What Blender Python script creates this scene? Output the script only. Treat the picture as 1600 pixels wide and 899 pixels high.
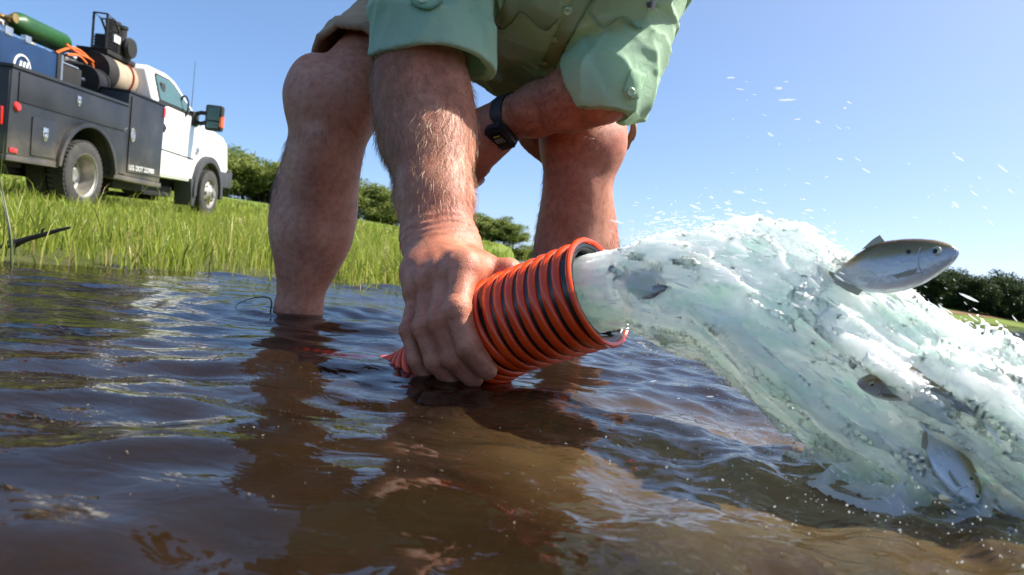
import bpy, bmesh, math, random
import numpy as np
from mathutils import Vector, Matrix
R = math.radians
random.seed(7)
for o in list(bpy.data.objects): bpy.data.objects.remove(o)
S = bpy.context.scene
COL = S.collection
# ------------------------------------------------------------------ camera
cd = bpy.data.cameras.new('camera'); cam = bpy.data.objects.new('camera', cd); COL.objects.link(cam)
cd.sensor_width = 36; cd.lens = 24.0; cd.clip_start = .01; cd.clip_end = 6000
CAM_H = .115
cam.matrix_world = Matrix.Translation((0, 0, CAM_H)) @ Matrix.Rotation(R(90 - 1.574), 4, 'X') @ Matrix.Rotation(R(6.5), 4, 'Z')
cd.dof.use_dof = True; cd.dof.focus_distance = .72; cd.dof.aperture_fstop = 13
S.camera = cam
# ------------------------------------------------------------------ sky, sun, exposure
SUN_AZ, SUN_EL = R(77), R(50)
W = bpy.data.worlds.new('World'); S.world = W; W.use_nodes = True
wn = W.node_tree.nodes; wl = W.node_tree.links
sky = wn.new('ShaderNodeTexSky'); sky.sky_type = 'NISHITA'; sky.sun_disc = False
sky.sun_elevation = SUN_EL; sky.sun_rotation = SUN_AZ; sky.air_density = .5; sky.dust_density = 1.4; sky.ozone_density = 4.0
hs_ = wn.new('ShaderNodeHueSaturation'); hs_.inputs['Saturation'].default_value = 1.25; gm_ = wn.new('ShaderNodeGamma'); gm_.inputs[1].default_value = .7
wl.new(sky.outputs[0], gm_.inputs[0]); wl.new(gm_.outputs[0], hs_.inputs['Color']); wl.new(hs_.outputs[0], wn['Background'].inputs[0]); wn['Background'].inputs[1].default_value = .15
sl = bpy.data.lights.new('sun', 'SUN'); sl.energy = 3.7; sl.angle = R(.53); sl.color = (1, .95, .87)
sun = bpy.data.objects.new('sun', sl); COL.objects.link(sun)
SUN = Vector((math.sin(SUN_AZ) * math.cos(SUN_EL), math.cos(SUN_AZ) * math.cos(SUN_EL), math.sin(SUN_EL)))
sun.rotation_euler = SUN.to_track_quat('Z', 'Y').to_euler(); sun.location = (3, 2, 6)
S.view_settings.view_transform = 'Standard'; S.view_settings.look = 'None'
S.view_settings.exposure = 1.4; S.view_settings.gamma = 1
S.render.engine = 'CYCLES'
S.cycles.use_denoising = True
S.cycles.max_bounces = 8; S.cycles.transparent_max_bounces = 14; S.cycles.transmission_bounces = 6
S.cycles.use_adaptive_sampling = True; S.cycles.adaptive_threshold = .02
S.cycles.caustics_reflective = False; S.cycles.caustics_refractive = False
S.cycles.sample_clamp_indirect = 6
# ------------------------------------------------------------------ materials
def newmat(name):
    m = bpy.data.materials.new(name); m.use_nodes = True
    nt = m.node_tree; b = nt.nodes['Principled BSDF']
    return m, nt, b
def noise_node(nt, scale, detail=4, rough=.6, dist=0, vec=None, stretch=None, coord='Object'):
    n = nt.nodes.new('ShaderNodeTexNoise'); n.inputs['Scale'].default_value = scale
    n.inputs['Detail'].default_value = detail; n.inputs['Roughness'].default_value = rough; n.inputs['Distortion'].default_value = dist
    if vec is None:
        tc = nt.nodes.new('ShaderNodeTexCoord'); vec = tc.outputs[coord]
    if stretch:
        mp = nt.nodes.new('ShaderNodeMapping'); mp.inputs['Scale'].default_value = stretch
        nt.links.new(vec, mp.inputs['Vector']); vec = mp.outputs[0]
    nt.links.new(vec, n.inputs['Vector'])
    return n
def ramp(nt, src, stops):
    r = nt.nodes.new('ShaderNodeValToRGB'); e = r.color_ramp.elements
    while len(e) < len(stops): e.new(.5)
    for i, (p, c) in enumerate(stops):
        e[i].position = p; e[i].color = (*c, 1) if len(c) == 3 else c
    nt.links.new(src, r.inputs[0]); return r
def bump(nt, b, src, strength, dist):
    bn = nt.nodes.new('ShaderNodeBump'); bn.inputs['Strength'].default_value = strength; bn.inputs['Distance'].default_value = dist
    nt.links.new(src, bn.inputs['Height'])
    nt.links.new(bn.outputs[0], b.inputs['Normal']); return bn
def pmat(name, col, rough=.5, metal=0., var=.15, scale=12, bmp=0., bscale=60, bdist=.002, spec=.5, coat=0., col2=None, stretch=None, detail=5):
    m, nt, b = newmat(name)
    lo = tuple(c * (1 - var) for c in col); hi = tuple(min(1, c * (1 + var)) for c in (col2 or col))
    n = noise_node(nt, scale, detail, stretch=stretch)
    r = ramp(nt, n.outputs[0], [(.3, lo), (.7, hi)])
    nt.links.new(r.outputs[0], b.inputs['Base Color'])
    b.inputs['Roughness'].default_value = rough; b.inputs['Metallic'].default_value = metal
    b.inputs['Specular IOR Level'].default_value = spec; b.inputs['Coat Weight'].default_value = coat
    if bmp:
        n2 = noise_node(nt, bscale, 4, stretch=stretch); bump(nt, b, n2.outputs[0], bmp, bdist)
    return m
# ------------------------------------------------------------------ object helpers
def tag(o, label=None, cat=None, group=None, kind=None):
    if label: o['label'] = label
    if cat: o['category'] = cat
    if group: o['group'] = group
    if kind: o['kind'] = kind
    return o
def empty(name, loc=(0, 0, 0), mat=None):
    o = bpy.data.objects.new(name, None); COL.objects.link(o); o.empty_display_size = .1
    if mat is not None: o.matrix_world = mat
    else: o.location = loc
    return o
def link(name, me, mat=None, parent=None):
    o = bpy.data.objects.new(name, me); COL.objects.link(o)
    if mat is not None and not me.materials:
        for x in (mat if isinstance(mat, (list, tuple)) else [mat]): me.materials.append(x)
    if parent is not None: o.parent = parent
    return o
def npmesh(name, V, F, smooth=True):
    """V (n,3) array, F (m,3|4) array"""
    V = np.asarray(V, np.float32); F = np.asarray(F, np.int32); k = F.shape[1]
    me = bpy.data.meshes.new(name)
    me.vertices.add(len(V)); me.vertices.foreach_set('co', V.ravel())
    me.loops.add(F.size); me.loops.foreach_set('vertex_index', F.ravel())
    me.polygons.add(len(F)); me.polygons.foreach_set('loop_start', np.arange(len(F), dtype=np.int32) * k)
    me.update(calc_edges=True)
    me.polygons.foreach_set('use_smooth', np.full(len(F), smooth))
    me.validate(clean_customdata=False)
    return me
class MB:
    """collects simple solids into one bmesh"""
    def __init__(s): s.bm = bmesh.new()
    def _xf(s, vs, M):
        if M is not None:
            for v in vs: v.co = M @ v.co
    def box(s, x0, x1, y0, y1, z0, z1, bev=0., M=None, seg=2):
        t = bmesh.new()
        bmesh.ops.create_cube(t, size=1)
        for v in t.verts:
            v.co = Vector(((x0 + x1) / 2 + v.co.x * (x1 - x0), (y0 + y1) / 2 + v.co.y * (y1 - y0), (z0 + z1) / 2 + v.co.z * (z1 - z0)))
        if bev: bmesh.ops.bevel(t, geom=list(t.edges), offset=bev, segments=seg, affect='EDGES', profile=.6)
        s._merge(t, M); return s
    def _merge(s, t, M=None):
        if M is not None: bmesh.ops.transform(t, matrix=M, verts=t.verts)
        me = bpy.data.meshes.new('tmp'); t.to_mesh(me); t.free(); s.bm.from_mesh(me); bpy.data.meshes.remove(me)
    def prism(s, poly, y0, y1, bev=0., M=None, wfun=None, seg=2):
        """poly in (x,z) extruded along y"""
        t = bmesh.new()
        a = [t.verts.new((p[0], y0, p[1])) for p in poly]; b = [t.verts.new((p[0], y1, p[1])) for p in poly]
        f1 = t.faces.new(a); f2 = t.faces.new(b[::-1])
        for i in range(len(poly)):
            j = (i + 1) % len(poly); t.faces.new((a[j], a[i], b[i], b[j]))
        bmesh.ops.recalc_face_normals(t, faces=t.faces)
        if bev:
            ed = [e for e in t.edges if e.calc_face_angle(0) > .35]
            bmesh.ops.bevel(t, geom=ed, offset=bev, segments=seg, affect='EDGES', profile=.6)
        s._merge(t, M); return s
    def cyl(s, p0, p1, r0, r1=None, n=20, caps=True):
        return s.tube([p0, p1], [r0, r0 if r1 is None else r1], n, caps)
    def tube(s, path, rad, n=12, caps=True, closed=False):
        path = [Vector(p) for p in path]; m = len(path)
        rad = [float(rad)] * m if isinstance(rad, (int, float)) else [float(q) for q in rad]
        rings = []; up = None
        for i, p in enumerate(path):
            if closed: d = path[(i + 1) % m] - path[i - 1]
            else: d = path[min(i + 1, m - 1)] - path[max(i - 1, 0)]
            d.normalize()
            if up is None:
                up = Vector((0, 0, 1)) if abs(d.z) < .9 else Vector((1, 0, 0))
            u = (up - d * up.dot(d)).normalized(); w = d.cross(u); up = u
            rings.append([s.bm.verts.new(p + rad[i] * (math.cos(2 * math.pi * k / n) * u + math.sin(2 * math.pi * k / n) * w)) for k in range(n)])
        for i in range(m if closed else m - 1):
            a, b = rings[i], rings[(i + 1) % m]
            for k in range(n): s.bm.faces.new((a[k], a[(k + 1) % n], b[(k + 1) % n], b[k]))
        if caps and not closed:
            s.bm.faces.new(rings[0][::-1]); s.bm.faces.new(rings[-1])
        return s
    def lathe(s, prof, n=32, M=None, caps=True):
        """prof: (radius, axial) pairs about the local y axis"""
        t = bmesh.new(); rings = []
        for r, y in prof:
            rings.append([t.verts.new((r * math.cos(2 * math.pi * k / n), y, r * math.sin(2 * math.pi * k / n))) for k in range(n)])
        for a, b in zip(rings, rings[1:]):
            for k in range(n): t.faces.new((a[k], a[(k + 1) % n], b[(k + 1) % n], b[k]))
        if caps and prof[0][0] > 1e-4: t.faces.new(rings[0][::-1])
        if caps and prof[-1][0] > 1e-4: t.faces.new(rings[-1])
        bmesh.ops.remove_doubles(t, verts=t.verts, dist=1e-6)
        bmesh.ops.recalc_face_normals(t, faces=t.faces)
        s._merge(t, M); return s
    def build(s, name, mat, parent=None, smooth=True, angle=35):
        me = bpy.data.meshes.new(name); bmesh.ops.recalc_face_normals(s.bm, faces=s.bm.faces); s.bm.to_mesh(me); s.bm.free()
        if smooth:
            me.polygons.foreach_set('use_smooth', np.full(len(me.polygons), True))
            me.set_sharp_from_angle(angle=R(angle))
        return link(name, me, mat, parent)
def text_obj(name, body, size, mat, parent, M, depth=.002):
    cu = bpy.data.curves.new(name, 'FONT'); cu.body = body; cu.size = size; cu.extrude = depth; cu.align_x = 'LEFT'
    t = bpy.data.objects.new('tmp', cu); COL.objects.link(t)
    dg = bpy.context.evaluated_depsgraph_get(); me = bpy.data.meshes.new_from_object(t.evaluated_get(dg))
    bpy.data.objects.remove(t); me.materials.clear()
    o = link(name, me, mat, parent); o.matrix_local = M; return o
def copy_tree(o, parent=None):
    c = o.copy(); COL.objects.link(c); c.parent = parent
    for ch in list(o.children): copy_tree(ch, c)
    return c
# ------------------------------------------------------------------ noise and implicit surfaces (numpy)
def _hash(ix, iy, iz, seed):
    h = (ix.astype(np.uint32) * np.uint32(374761393) + iy.astype(np.uint32) * np.uint32(668265263) + iz.astype(np.uint32) * np.uint32(2147483647) + np.uint32(seed * 1013904223 & 0xffffffff))
    h = (h ^ (h >> np.uint32(13))) * np.uint32(1274126177); h = h ^ (h >> np.uint32(16))
    h = h * np.uint32(2246822519); h = h ^ (h >> np.uint32(15))
    return h.astype(np.float64) / 4294967295. * 2 - 1
def near(d, w, fn, P):
    """evaluate surface detail only where it matters"""
    out = np.zeros(len(P)); m = np.abs(d) < w
    if m.any(): out[m] = fn(P[m])
    return out
def noise3(P, seed=0):
    f = np.floor(P); t = P - f; t = t * t * t * (t * (t * 6 - 15) + 10); i = f.astype(np.int64)
    out = 0
    for a in (0, 1):
        wx = t[:, 0] if a else 1 - t[:, 0]
        for b in (0, 1):
            wy = t[:, 1] if b else 1 - t[:, 1]
            for c in (0, 1):
                wz = t[:, 2] if c else 1 - t[:, 2]
                out = out + wx * wy * wz * _hash(i[:, 0] + a, i[:, 1] + b, i[:, 2] + c, seed)
    return out
def fbm(P, octv=4, seed=0, gain=.5):
    s = 0; a = 1
    for k in range(octv):
        s = s + a * noise3(P * 2 ** k + 17.3 * k, seed + k); a *= gain
    return s
def A3(*v): return np.array(v, float)
def nrm(v): v = np.asarray(v, float); return v / np.linalg.norm(v)
def smin(a, b, k):
    h = np.maximum(k - np.abs(a - b), 0) / k
    return np.minimum(a, b) - h * h * k * .25
def cone(P, a, b, ra, rb):
    a = np.asarray(a, float); b = np.asarray(b, float); ab = b - a
    t = np.clip((P - a) @ ab / (ab @ ab), 0, 1)
    return np.linalg.norm(P - a - t[:, None] * ab, axis=1) - (ra + (rb - ra) * t)
def ell(P, c, rad, M=None):
    q = P - np.asarray(c, float)
    if M is not None: q = q @ M
    q = q / np.asarray(rad, float); l = np.linalg.norm(q, axis=1)
    return (l - 1) * min(rad) * np.clip(l, .4, 1.6) ** .5
def prim_box(pr):
    if pr[0] == 'c':
        a, b = np.asarray(pr[1], float), np.asarray(pr[2], float); r = max(pr[3], pr[4]); return np.minimum(a, b) - r, np.maximum(a, b) + r
    c = np.asarray(pr[1], float); r = max(pr[2]); return c - r, c + r
def sdf_eval(P, prims):
    d = np.full(len(P), 1e3); lo, hi = P.min(0), P.max(0)
    for pr in prims:
        pl, ph = prim_box(pr)
        if (pl - hi > .07).any() or (lo - ph > .07).any(): continue
        if pr[0] == 'c': _, a, b, ra, rb, k = pr; e = cone(P, a, b, ra, rb)
        else: _, c, rad, M, k = pr; e = ell(P, c, rad, M)
        d = smin(d, e, k)
    return d
def by_tile(fn, P, T=.13):
    k = np.floor(P / T).astype(np.int64); k = (k[:, 0] + 500) * 1000000 + (k[:, 1] + 500) * 1000 + k[:, 2] + 500
    od = np.argsort(k, kind='stable'); ks = k[od]; cut = np.nonzero(np.diff(ks))[0] + 1
    out = np.empty(len(P))
    for ix in np.split(od, cut): out[ix] = fn(P[ix])
    return out
def sdf_mesh(fn, lo, hi, h, n=8):
    """sparse naive surface nets"""
    lo = np.asarray(lo, float); hi = np.asarray(hi, float); B = h * n
    nb = np.ceil((hi - lo) / B).astype(int)
    g = np.stack(np.meshgrid(*[np.arange(k) for k in nb], indexing='ij'), -1).reshape(-1, 3)
    d = by_tile(fn, lo + (g + .5) * B)
    g = g[np.abs(d) < B * .95 + .012]
    DX = nb * n + 4; mul = np.array([DX[1] * DX[2], DX[2], 1], np.int64)
    l9 = np.stack(np.meshgrid(*[np.arange(n + 1)] * 3, indexing='ij'), -1).reshape(-1, 3)
    pts = (g[:, None, :] * n + l9[None]).reshape(-1, 3)
    key = np.unique(pts @ mul)
    ijk = np.stack([key // mul[0], (key // mul[1]) % DX[2 - 1], key % DX[2]], -1)
    val = by_tile(fn, lo + ijk * h)
    l8 = np.stack(np.meshgrid(*[np.arange(n)] * 3, indexing='ij'), -1).reshape(-1, 3)
    cells = (g[:, None, :] * n + l8[None]).reshape(-1, 3)
    ck = cells @ mul
    offs = np.array([[i, j, k] for i in (0, 1) for j in (0, 1) for k in (0, 1)])
    cv = np.stack([val[np.searchsorted(key, ck + o @ mul)] for o in offs], 1)
    act = (cv < 0).any(1) & (cv >= 0).any(1)
    cells, ck, cv = cells[act], ck[act], cv[act]
    od = np.argsort(ck); cells, ck, cv = cells[od], ck[od], cv[od]
    acc = np.zeros((len(ck), 3)); cnt = np.zeros(len(ck))
    for i in range(8):
        for j in range(i + 1, 8):
            if np.abs(offs[i] - offs[j]).sum() != 1: continue
            a, b = cv[:, i], cv[:, j]; x = (a < 0) != (b < 0)
            t = np.where(x, a / np.where(x, a - b, 1), 0)
            acc += np.where(x[:, None], offs[i] + t[:, None] * (offs[j] - offs[i]), 0); cnt += x
    V = lo + (cells + acc / cnt[:, None]) * h
    F = []
    for ax in range(3):
        e = [0, 0, 0]; e[ax] = 1; u = [0, 0, 0]; u[(ax + 1) % 3] = 1; v = [0, 0, 0]; v[(ax + 2) % 3] = 1
        mu, mv = np.array(u) @ mul, np.array(v) @ mul
        i1 = [k for k in range(8) if (offs[k] == e).all()][0]
        a, b = cv[:, 0], cv[:, i1]; x = np.nonzero((a < 0) != (b < 0))[0]
        q = []
        ok = np.ones(len(x), bool)
        for dlt in (0, -mu, -mu - mv, -mv):
            kk = ck[x] + dlt; ix = np.clip(np.searchsorted(ck, kk), 0, len(ck) - 1); ok &= ck[ix] == kk; q.append(ix)
        q = np.stack(q, 1)[ok]; fl = (a[x] >= 0)[ok]
        q[fl] = q[fl][:, ::-1]
        F.append(q)
    F = np.concatenate(F)
    t = V[F]; vol = (np.cross(t[:, 1] - t[:, 0], t[:, 2] - t[:, 0]) * (t[:, 0] - V.mean(0))).sum()
    if vol < 0: F = F[:, ::-1]                                     # faces look outwards
    return V, np.ascontiguousarray(F)
# ================================================================== terrain
GX = np.array([-4000, -60, -6, -3, -1.22, -.8, -.41, 0, .5, 1, 2, 4, 8, 20, 50, 83, 140, 300, 4000], float)
GY = np.array([-30, -6, 1.15, 1.3, 1.62, 2.2, 2.42, 3.3, 6.0, 10, 17, 26, 40, 66, 92, 106, 122, 160, 400], float)
def shore_s(x, y):
    """signed distance-like measure, positive on land"""
    g = np.interp(x, GX, GY); dg = (np.interp(x + .2, GX, GY) - np.interp(x - .2, GX, GY)) / .4
    w = .10 * noise3(np.stack([x * 1.7, y * 1.7, 0 * x], -1), 5) + .05 * noise3(np.stack([x * 6, y * 6, 0 * x], -1), 6)
    return (y - g) / np.sqrt(1 + dg * dg) + w * np.clip(3 / (1 + np.hypot(x, y) * .2), 0, 1)
def ground_z(x, y):
    s = shore_s(x, y); az = np.degrees(np.arctan2(x, y))
    m = np.interp(az, [-180, -60, -24, 3, 12, 30, 60, 180], [.6, 1, 1, .56, .4, .25, .2, .2])
    sl = np.clip(s, 0, 150)
    z = np.where(sl < 13.6, .028 * sl + .0011 * sl ** 2, .584 + .058 * (sl - 13.6)) * m
    ra = np.clip((az - 12) / 16, 0, 1) * (az < 120); z = z * (1 - ra) + ra * np.minimum(sl * .11, 2.3)
    bed = np.maximum(.16 * s, -.19 - .02 * np.clip(-s - 1, 0, 30))
    n = .012 * noise3(np.stack([x * 3, y * 3, 0 * x], -1), 9) * np.clip(s, 0, 1) + .5 * noise3(np.stack([x * .03, y * .03, 0 * x], -1), 11) * np.clip((sl - 30) / 80, 0, 1)
    return np.where(s > 0, z + n, bed) + .004 * noise3(np.stack([x * 9, y * 9, 0 * x], -1), 4)
def polar(rad, ang):
    rr, aa = np.meshgrid(rad, ang, indexing='ij')
    return rr * np.sin(aa), rr * np.cos(aa)
def polar_faces(nr, na, closed):
    i = np.arange(nr - 1)[:, None]; j = np.arange(na if closed else na - 1)[None]
    a = i * na + j; b = i * na + (j + 1) % na; c = (i + 1) * na + (j + 1) % na; d = (i + 1) * na + j
    return np.stack(np.broadcast_arrays(a, b, c, d), -1).reshape(-1, 4)
M_ground, nt, b = newmat('field_soil_and_turf')
geo = nt.nodes.new('ShaderNodeNewGeometry'); sep = nt.nodes.new('ShaderNodeSeparateXYZ'); nt.links.new(geo.outputs['Position'], sep.inputs[0])
n1 = noise_node(nt, .12, 6, .65); n2 = noise_node(nt, 4, 6, .7); n3 = noise_node(nt, .6, 5, .6, stretch=(1, .25, 1))
r1 = ramp(nt, n1.outputs[0], [(.32, (.085, .135, .018)), (.55, (.14, .19, .03)), (.72, (.22, .20, .055))])
r2 = ramp(nt, n3.outputs[0], [(.35, (.07, .12, .015)), (.65, (.19, .22, .045))])
mx = nt.nodes.new('ShaderNodeMix'); mx.data_type = 'RGBA'; mx.inputs[0].default_value = .5
nt.links.new(r1.outputs[0], mx.inputs[6]); nt.links.new(r2.outputs[0], mx.inputs[7])
mud = ramp(nt, n2.outputs[0], [(.3, (.030, .030, .012)), (.7, (.075, .065, .025))])
wz = nt.nodes.new('ShaderNodeMapRange'); wz.inputs[1].default_value = -.02; wz.inputs[2].default_value = .10; nt.links.new(sep.outputs[2], wz.inputs[0])
mx2 = nt.nodes.new('ShaderNodeMix'); mx2.data_type = 'RGBA'
nt.links.new(wz.outputs[0], mx2.inputs[0]); nt.links.new(mud.outputs[0], mx2.inputs[6]); nt.links.new(mx.outputs[2], mx2.inputs[7])
nt.links.new(mx2.outputs[2], b.inputs['Base Color']); b.inputs['Roughness'].default_value = .9; b.inputs['Specular IOR Level'].default_value = .15
bump(nt, b, n2.outputs[0], .6, .02)
rad = np.concatenate([[.02], np.geomspace(.3, 3000, 180)]); ang = np.concatenate([np.linspace(-R(60), R(60), 300), np.linspace(R(60), R(300), 122)[1:-1]])
X, Y = polar(rad, ang); Z = ground_z(X.ravel(), Y.ravel())
me = npmesh('ground', np.stack([X.ravel(), Y.ravel(), Z], -1), polar_faces(len(rad), len(ang), True))
ground = tag(link('ground', me, M_ground), kind='structure')
# brown vehicle track along the far bank
bx = np.linspace(30, 200, 90); V = []
for k, off in enumerate((9, 13.5)):
    yy = np.interp(bx, GX, GY) + off * 1.05
    V.append(np.stack([bx, yy, ground_z(bx, yy) + .06], -1))
V = np.concatenate(V); i = np.arange(89); F = np.stack([i, i + 1, i + 91, i + 90], -1)
M_dirt = pmat('track_dirt', (.20, .12, .065), .95, var=.35, scale=.8, spec=.1)
tag(link('dirt_track', npmesh('dirt_track', V, F), M_dirt), kind='structure')
# ================================================================== water
LEGS = [(-.352, 1.15, 1.0), (.095, 1.18, 1.0), (-.06, .68, .7)]
IMPACT = np.array([.305, .42])
rngw = np.random.default_rng(3)
def wave_h(x, y, dr):
    """surface height in metres; dr = local grid spacing, short waves fade where the grid cannot carry them"""
    z = np.zeros_like(x)
    spec = []
    for k in range(46):
        lam = .045 * (1.0 / .045) ** (k / 45.); th = rngw.normal(R(100), R(42)) if k % 3 else rngw.uniform(0, 6.283)
        spec.append((lam, th, rngw.uniform(0, 6.283)))
    px_ = np.stack([x, y, 0 * x], -1)
    warp = .05 * noise3(px_ * 2.2, 31); warp2 = .05 * noise3(px_ * 2.2 + 40, 32)
    gust = .65 + .55 * noise3(px_ * 1.3, 33)
    for lam, th, ph in spec:
        k = 6.2832 / lam; amp = .0042 * lam * ((1.6 - 4 * max(0, lam - .05) if lam < .2 else 1.0) if lam < .35 else (.35 / lam) ** 1.0)
        fade = np.clip(lam / dr / 3 - 1, 0, 1)
        z += amp * fade * np.sin(k * (np.cos(th) * (x + warp) + np.sin(th) * (y + warp2)) + ph)
    z *= gust
    for lx, ly, a in LEGS:
        r = np.hypot(x - lx, y - ly); lam = .055 + .02 * r
        z += a * .0011 * np.exp(-((r - .12) / .22) ** 2) * np.sin(6.2832 * r / lam) * np.clip(.06 / dr / 3 - 1, 0, 1)
    # churned water where the stream comes down
    dx, dy = x - IMPACT[0], y - IMPACT[1]; ri = np.hypot(dx, dy)
    q = np.stack([x, y, 0 * x], -1)
    tur = (1 - np.abs(fbm(q * 16, 4, 51))) * .6 + fbm(q * 34, 3, 52) * .55
    cold = np.clip(lamfade(.03, dr), 0, 1)
    z += cold * np.exp(-(ri / .14) ** 2) * (.010 * tur + .004)
    z += cold * .0026 * np.exp(-((ri - .17) / .15) ** 2) * (.4 * np.sin(6.2832 * ri / .06 + 3 * noise3(q * 7, 53)) + 1.1 * fbm(q * 24, 4, 54))
    far = np.clip((np.hypot(x, y) - 2) / 6, 0, 1)
    return z * (1 - .75 * far)
def lamfade(lam, dr): return np.clip(lam / dr / 3 - 1, 0, 1)
rad = np.concatenate([np.linspace(.02, .1, 6)[:-1], np.geomspace(.1, 7, 540), np.geomspace(7, 3000, 90)[1:]])
ang = np.concatenate([np.linspace(-R(50), R(50), 640), np.linspace(R(50), R(310), 130)[1:-1]])
X, Y = polar(rad, ang); x, y = X.ravel(), Y.ravel()
dr = np.maximum(np.gradient(rad)[:, None] * np.ones(len(ang)), rad[:, None] * np.gradient(np.unwrap(ang))[None]).ravel()
Z = wave_h(x, y, dr)
me = npmesh('water', np.stack([x, y, Z], -1), polar_faces(len(rad), len(ang), True))
M_water = bpy.data.materials.new('muddy_pond_water'); M_water.use_nodes = True; nt = M_water.node_tree
nt.nodes.remove(nt.nodes['Principled BSDF']); out = nt.nodes['Material Output']
geo = nt.nodes.new('ShaderNodeNewGeometry')
nb1 = noise_node(nt, 28, 3, .55, .6, vec=geo.outputs['Position'], stretch=(1, 1.6, 1)); nb2 = noise_node(nt, 3.2, 4, .6, .4, vec=geo.outputs['Position'], stretch=(1, 1.5, 1))
bm1 = nt.nodes.new('ShaderNodeBump'); bm1.inputs['Strength'].default_value = .22; bm1.inputs['Distance'].default_value = .006; nt.links.new(nb1.outputs[0], bm1.inputs['Height'])
bm2 = nt.nodes.new('ShaderNodeBump'); bm2.inputs['Strength'].default_value = .10; bm2.inputs['Distance'].default_value = .05
nt.links.new(nb2.outputs[0], bm2.inputs['Height']); nt.links.new(bm1.outputs[0], bm2.inputs['Normal'])
fr = nt.nodes.new('ShaderNodeFresnel'); fr.inputs['IOR'].default_value = 1.42; nt.links.new(bm2.outputs[0], fr.inputs['Normal'])
gl = nt.nodes.new('ShaderNodeBsdfGlossy'); gl.inputs['Roughness'].default_value = .008; nt.links.new(bm2.outputs[0], gl.inputs['Normal'])
df = nt.nodes.new('ShaderNodeBsdfDiffuse')
ns = noise_node(nt, 5, 5, .6, .8, vec=geo.outputs['Position'])
rs = ramp(nt, ns.outputs[0], [(.3, (.016, .0095, .0045)), (.7, (.036, .0215, .0095))])
# silt stirred up by the stream
dist = nt.nodes.new('ShaderNodeVectorMath'); dist.operation = 'DISTANCE'; dist.inputs[1].default_value = (.20, .48, 0); nt.links.new(geo.outputs['Position'], dist.inputs[0])
mr = nt.nodes.new('ShaderNodeMapRange'); mr.inputs[1].default_value = .25; mr.inputs[2].default_value = .06; nt.links.new(dist.outputs['Value'], mr.inputs[0])
silt = nt.nodes.new('ShaderNodeMix'); silt.data_type = 'RGBA'; silt.inputs[7].default_value = (.22, .145, .06, 1)
nt.links.new(mr.outputs[0], silt.inputs[0]); nt.links.new(rs.outputs[0], silt.inputs[6]); nt.links.new(silt.outputs[2], df.inputs[0])
tr = nt.nodes.new('ShaderNodeBsdfTransparent'); tr.inputs[0].default_value = (.55, .33, .17, 1)
mxa = nt.nodes.new('ShaderNodeMixShader'); mxa.inputs[0].default_value = .45
nt.links.new(df.outputs[0], mxa.inputs[1]); nt.links.new(tr.outputs[0], mxa.inputs[2])
mxb = nt.nodes.new('ShaderNodeMixShader'); nt.links.new(fr.outputs[0], mxb.inputs[0]); nt.links.new(mxa.outputs[0], mxb.inputs[1]); nt.links.new(gl.outputs[0], mxb.inputs[2])
nt.links.new(mxb.outputs[0], out.inputs[0])
tag(link('water', me, M_water), kind='structure')
# ================================================================== person
AX = nrm((.74, -.54, .40)); MOUTH = A3(.079, .618, .103)
NU = nrm(A3(0, 0, 1) - AX * AX[2]); NF = -np.cross(NU, AX); NF = NF if NF[1] < 0 else -NF
def hz(s, phi, r):
    """point beside the fish hose: distance along its axis from the mouth, angle from the top towards the camera side, radius"""
    t = R(phi); return MOUTH + s * AX + r * (math.cos(t) * NU + math.sin(t) * NF)
HR = .052
# joints
Rsh, Rel, Rwr = A3(-.165, .95, .626), A3(-.146, .878, .345), A3(-.084, .772, .122)
Lsh, Lel, Lwr = A3(.172, 1.06, .60), A3(.096, .965, .378), A3(-.040, 1.10, .352)
Rhip, Rkn, Ran = A3(-.165, 1.39, .66), A3(-.322, 1.105, .335), A3(-.360, 1.165, -.085)
Lhip, Lkn, Lan = A3(.050, 1.42, .66), A3(.090, 1.145, .325), A3(.098, 1.20, -.085)
M_skin, nt, b = newmat('weathered_skin')
na = noise_node(nt, 14, 5, .6); nbn = noise_node(nt, 90, 4, .65); nc = noise_node(nt, 5, 3, .5)
r1 = ramp(nt, na.outputs[0], [(.28, (.42, .150, .088)), (.5, (.54, .250, .150)), (.75, (.65, .355, .235))])
r2 = ramp(nt, nbn.outputs[0], [(.34, (.66, .54, .47)), (.58, (1, 1, 1))])
r3 = ramp(nt, nc.outputs[0], [(.35, (1, .74, .68)), (.7, (1, 1, 1))])
m1 = nt.nodes.new('ShaderNodeMix'); m1.data_type = 'RGBA'; m1.blend_type = 'MULTIPLY'; m1.inputs[0].default_value = .75
nt.links.new(r1.outputs[0], m1.inputs[6]); nt.links.new(r2.outputs[0], m1.inputs[7])
m2 = nt.nodes.new('ShaderNodeMix'); m2.data_type = 'RGBA'; m2.blend_type = 'MULTIPLY'; m2.inputs[0].default_value = 1
nt.links.new(m1.outputs[2], m2.inputs[6]); nt.links.new(r3.outputs[0], m2.inputs[7])
nt.links.new(m2.outputs[2], b.inputs['Base Color'])
b.inputs['Roughness'].default_value = .53; b.inputs['Subsurface Weight'].default_value = .07; b.inputs['Subsurface Radius'].default_value = (1, .35, .2); b.inputs['Subsurface Scale'].default_value = .006
vo = nt.nodes.new('ShaderNodeTexVoronoi'); vo.inputs['Scale'].default_value = 700; tc = nt.nodes.new('ShaderNodeTexCoord'); nt.links.new(tc.outputs['Object'], vo.inputs['Vector'])
ad = nt.nodes.new('ShaderNodeMath'); ad.operation = 'MULTIPLY_ADD'; ad.inputs[1].default_value = 1.6; nt.links.new(nbn.outputs[0], ad.inputs[0]); nt.links.new(vo.outputs['Distance'], ad.inputs[2])
bump(nt, b, ad.outputs[0], .4, .0009)

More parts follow.
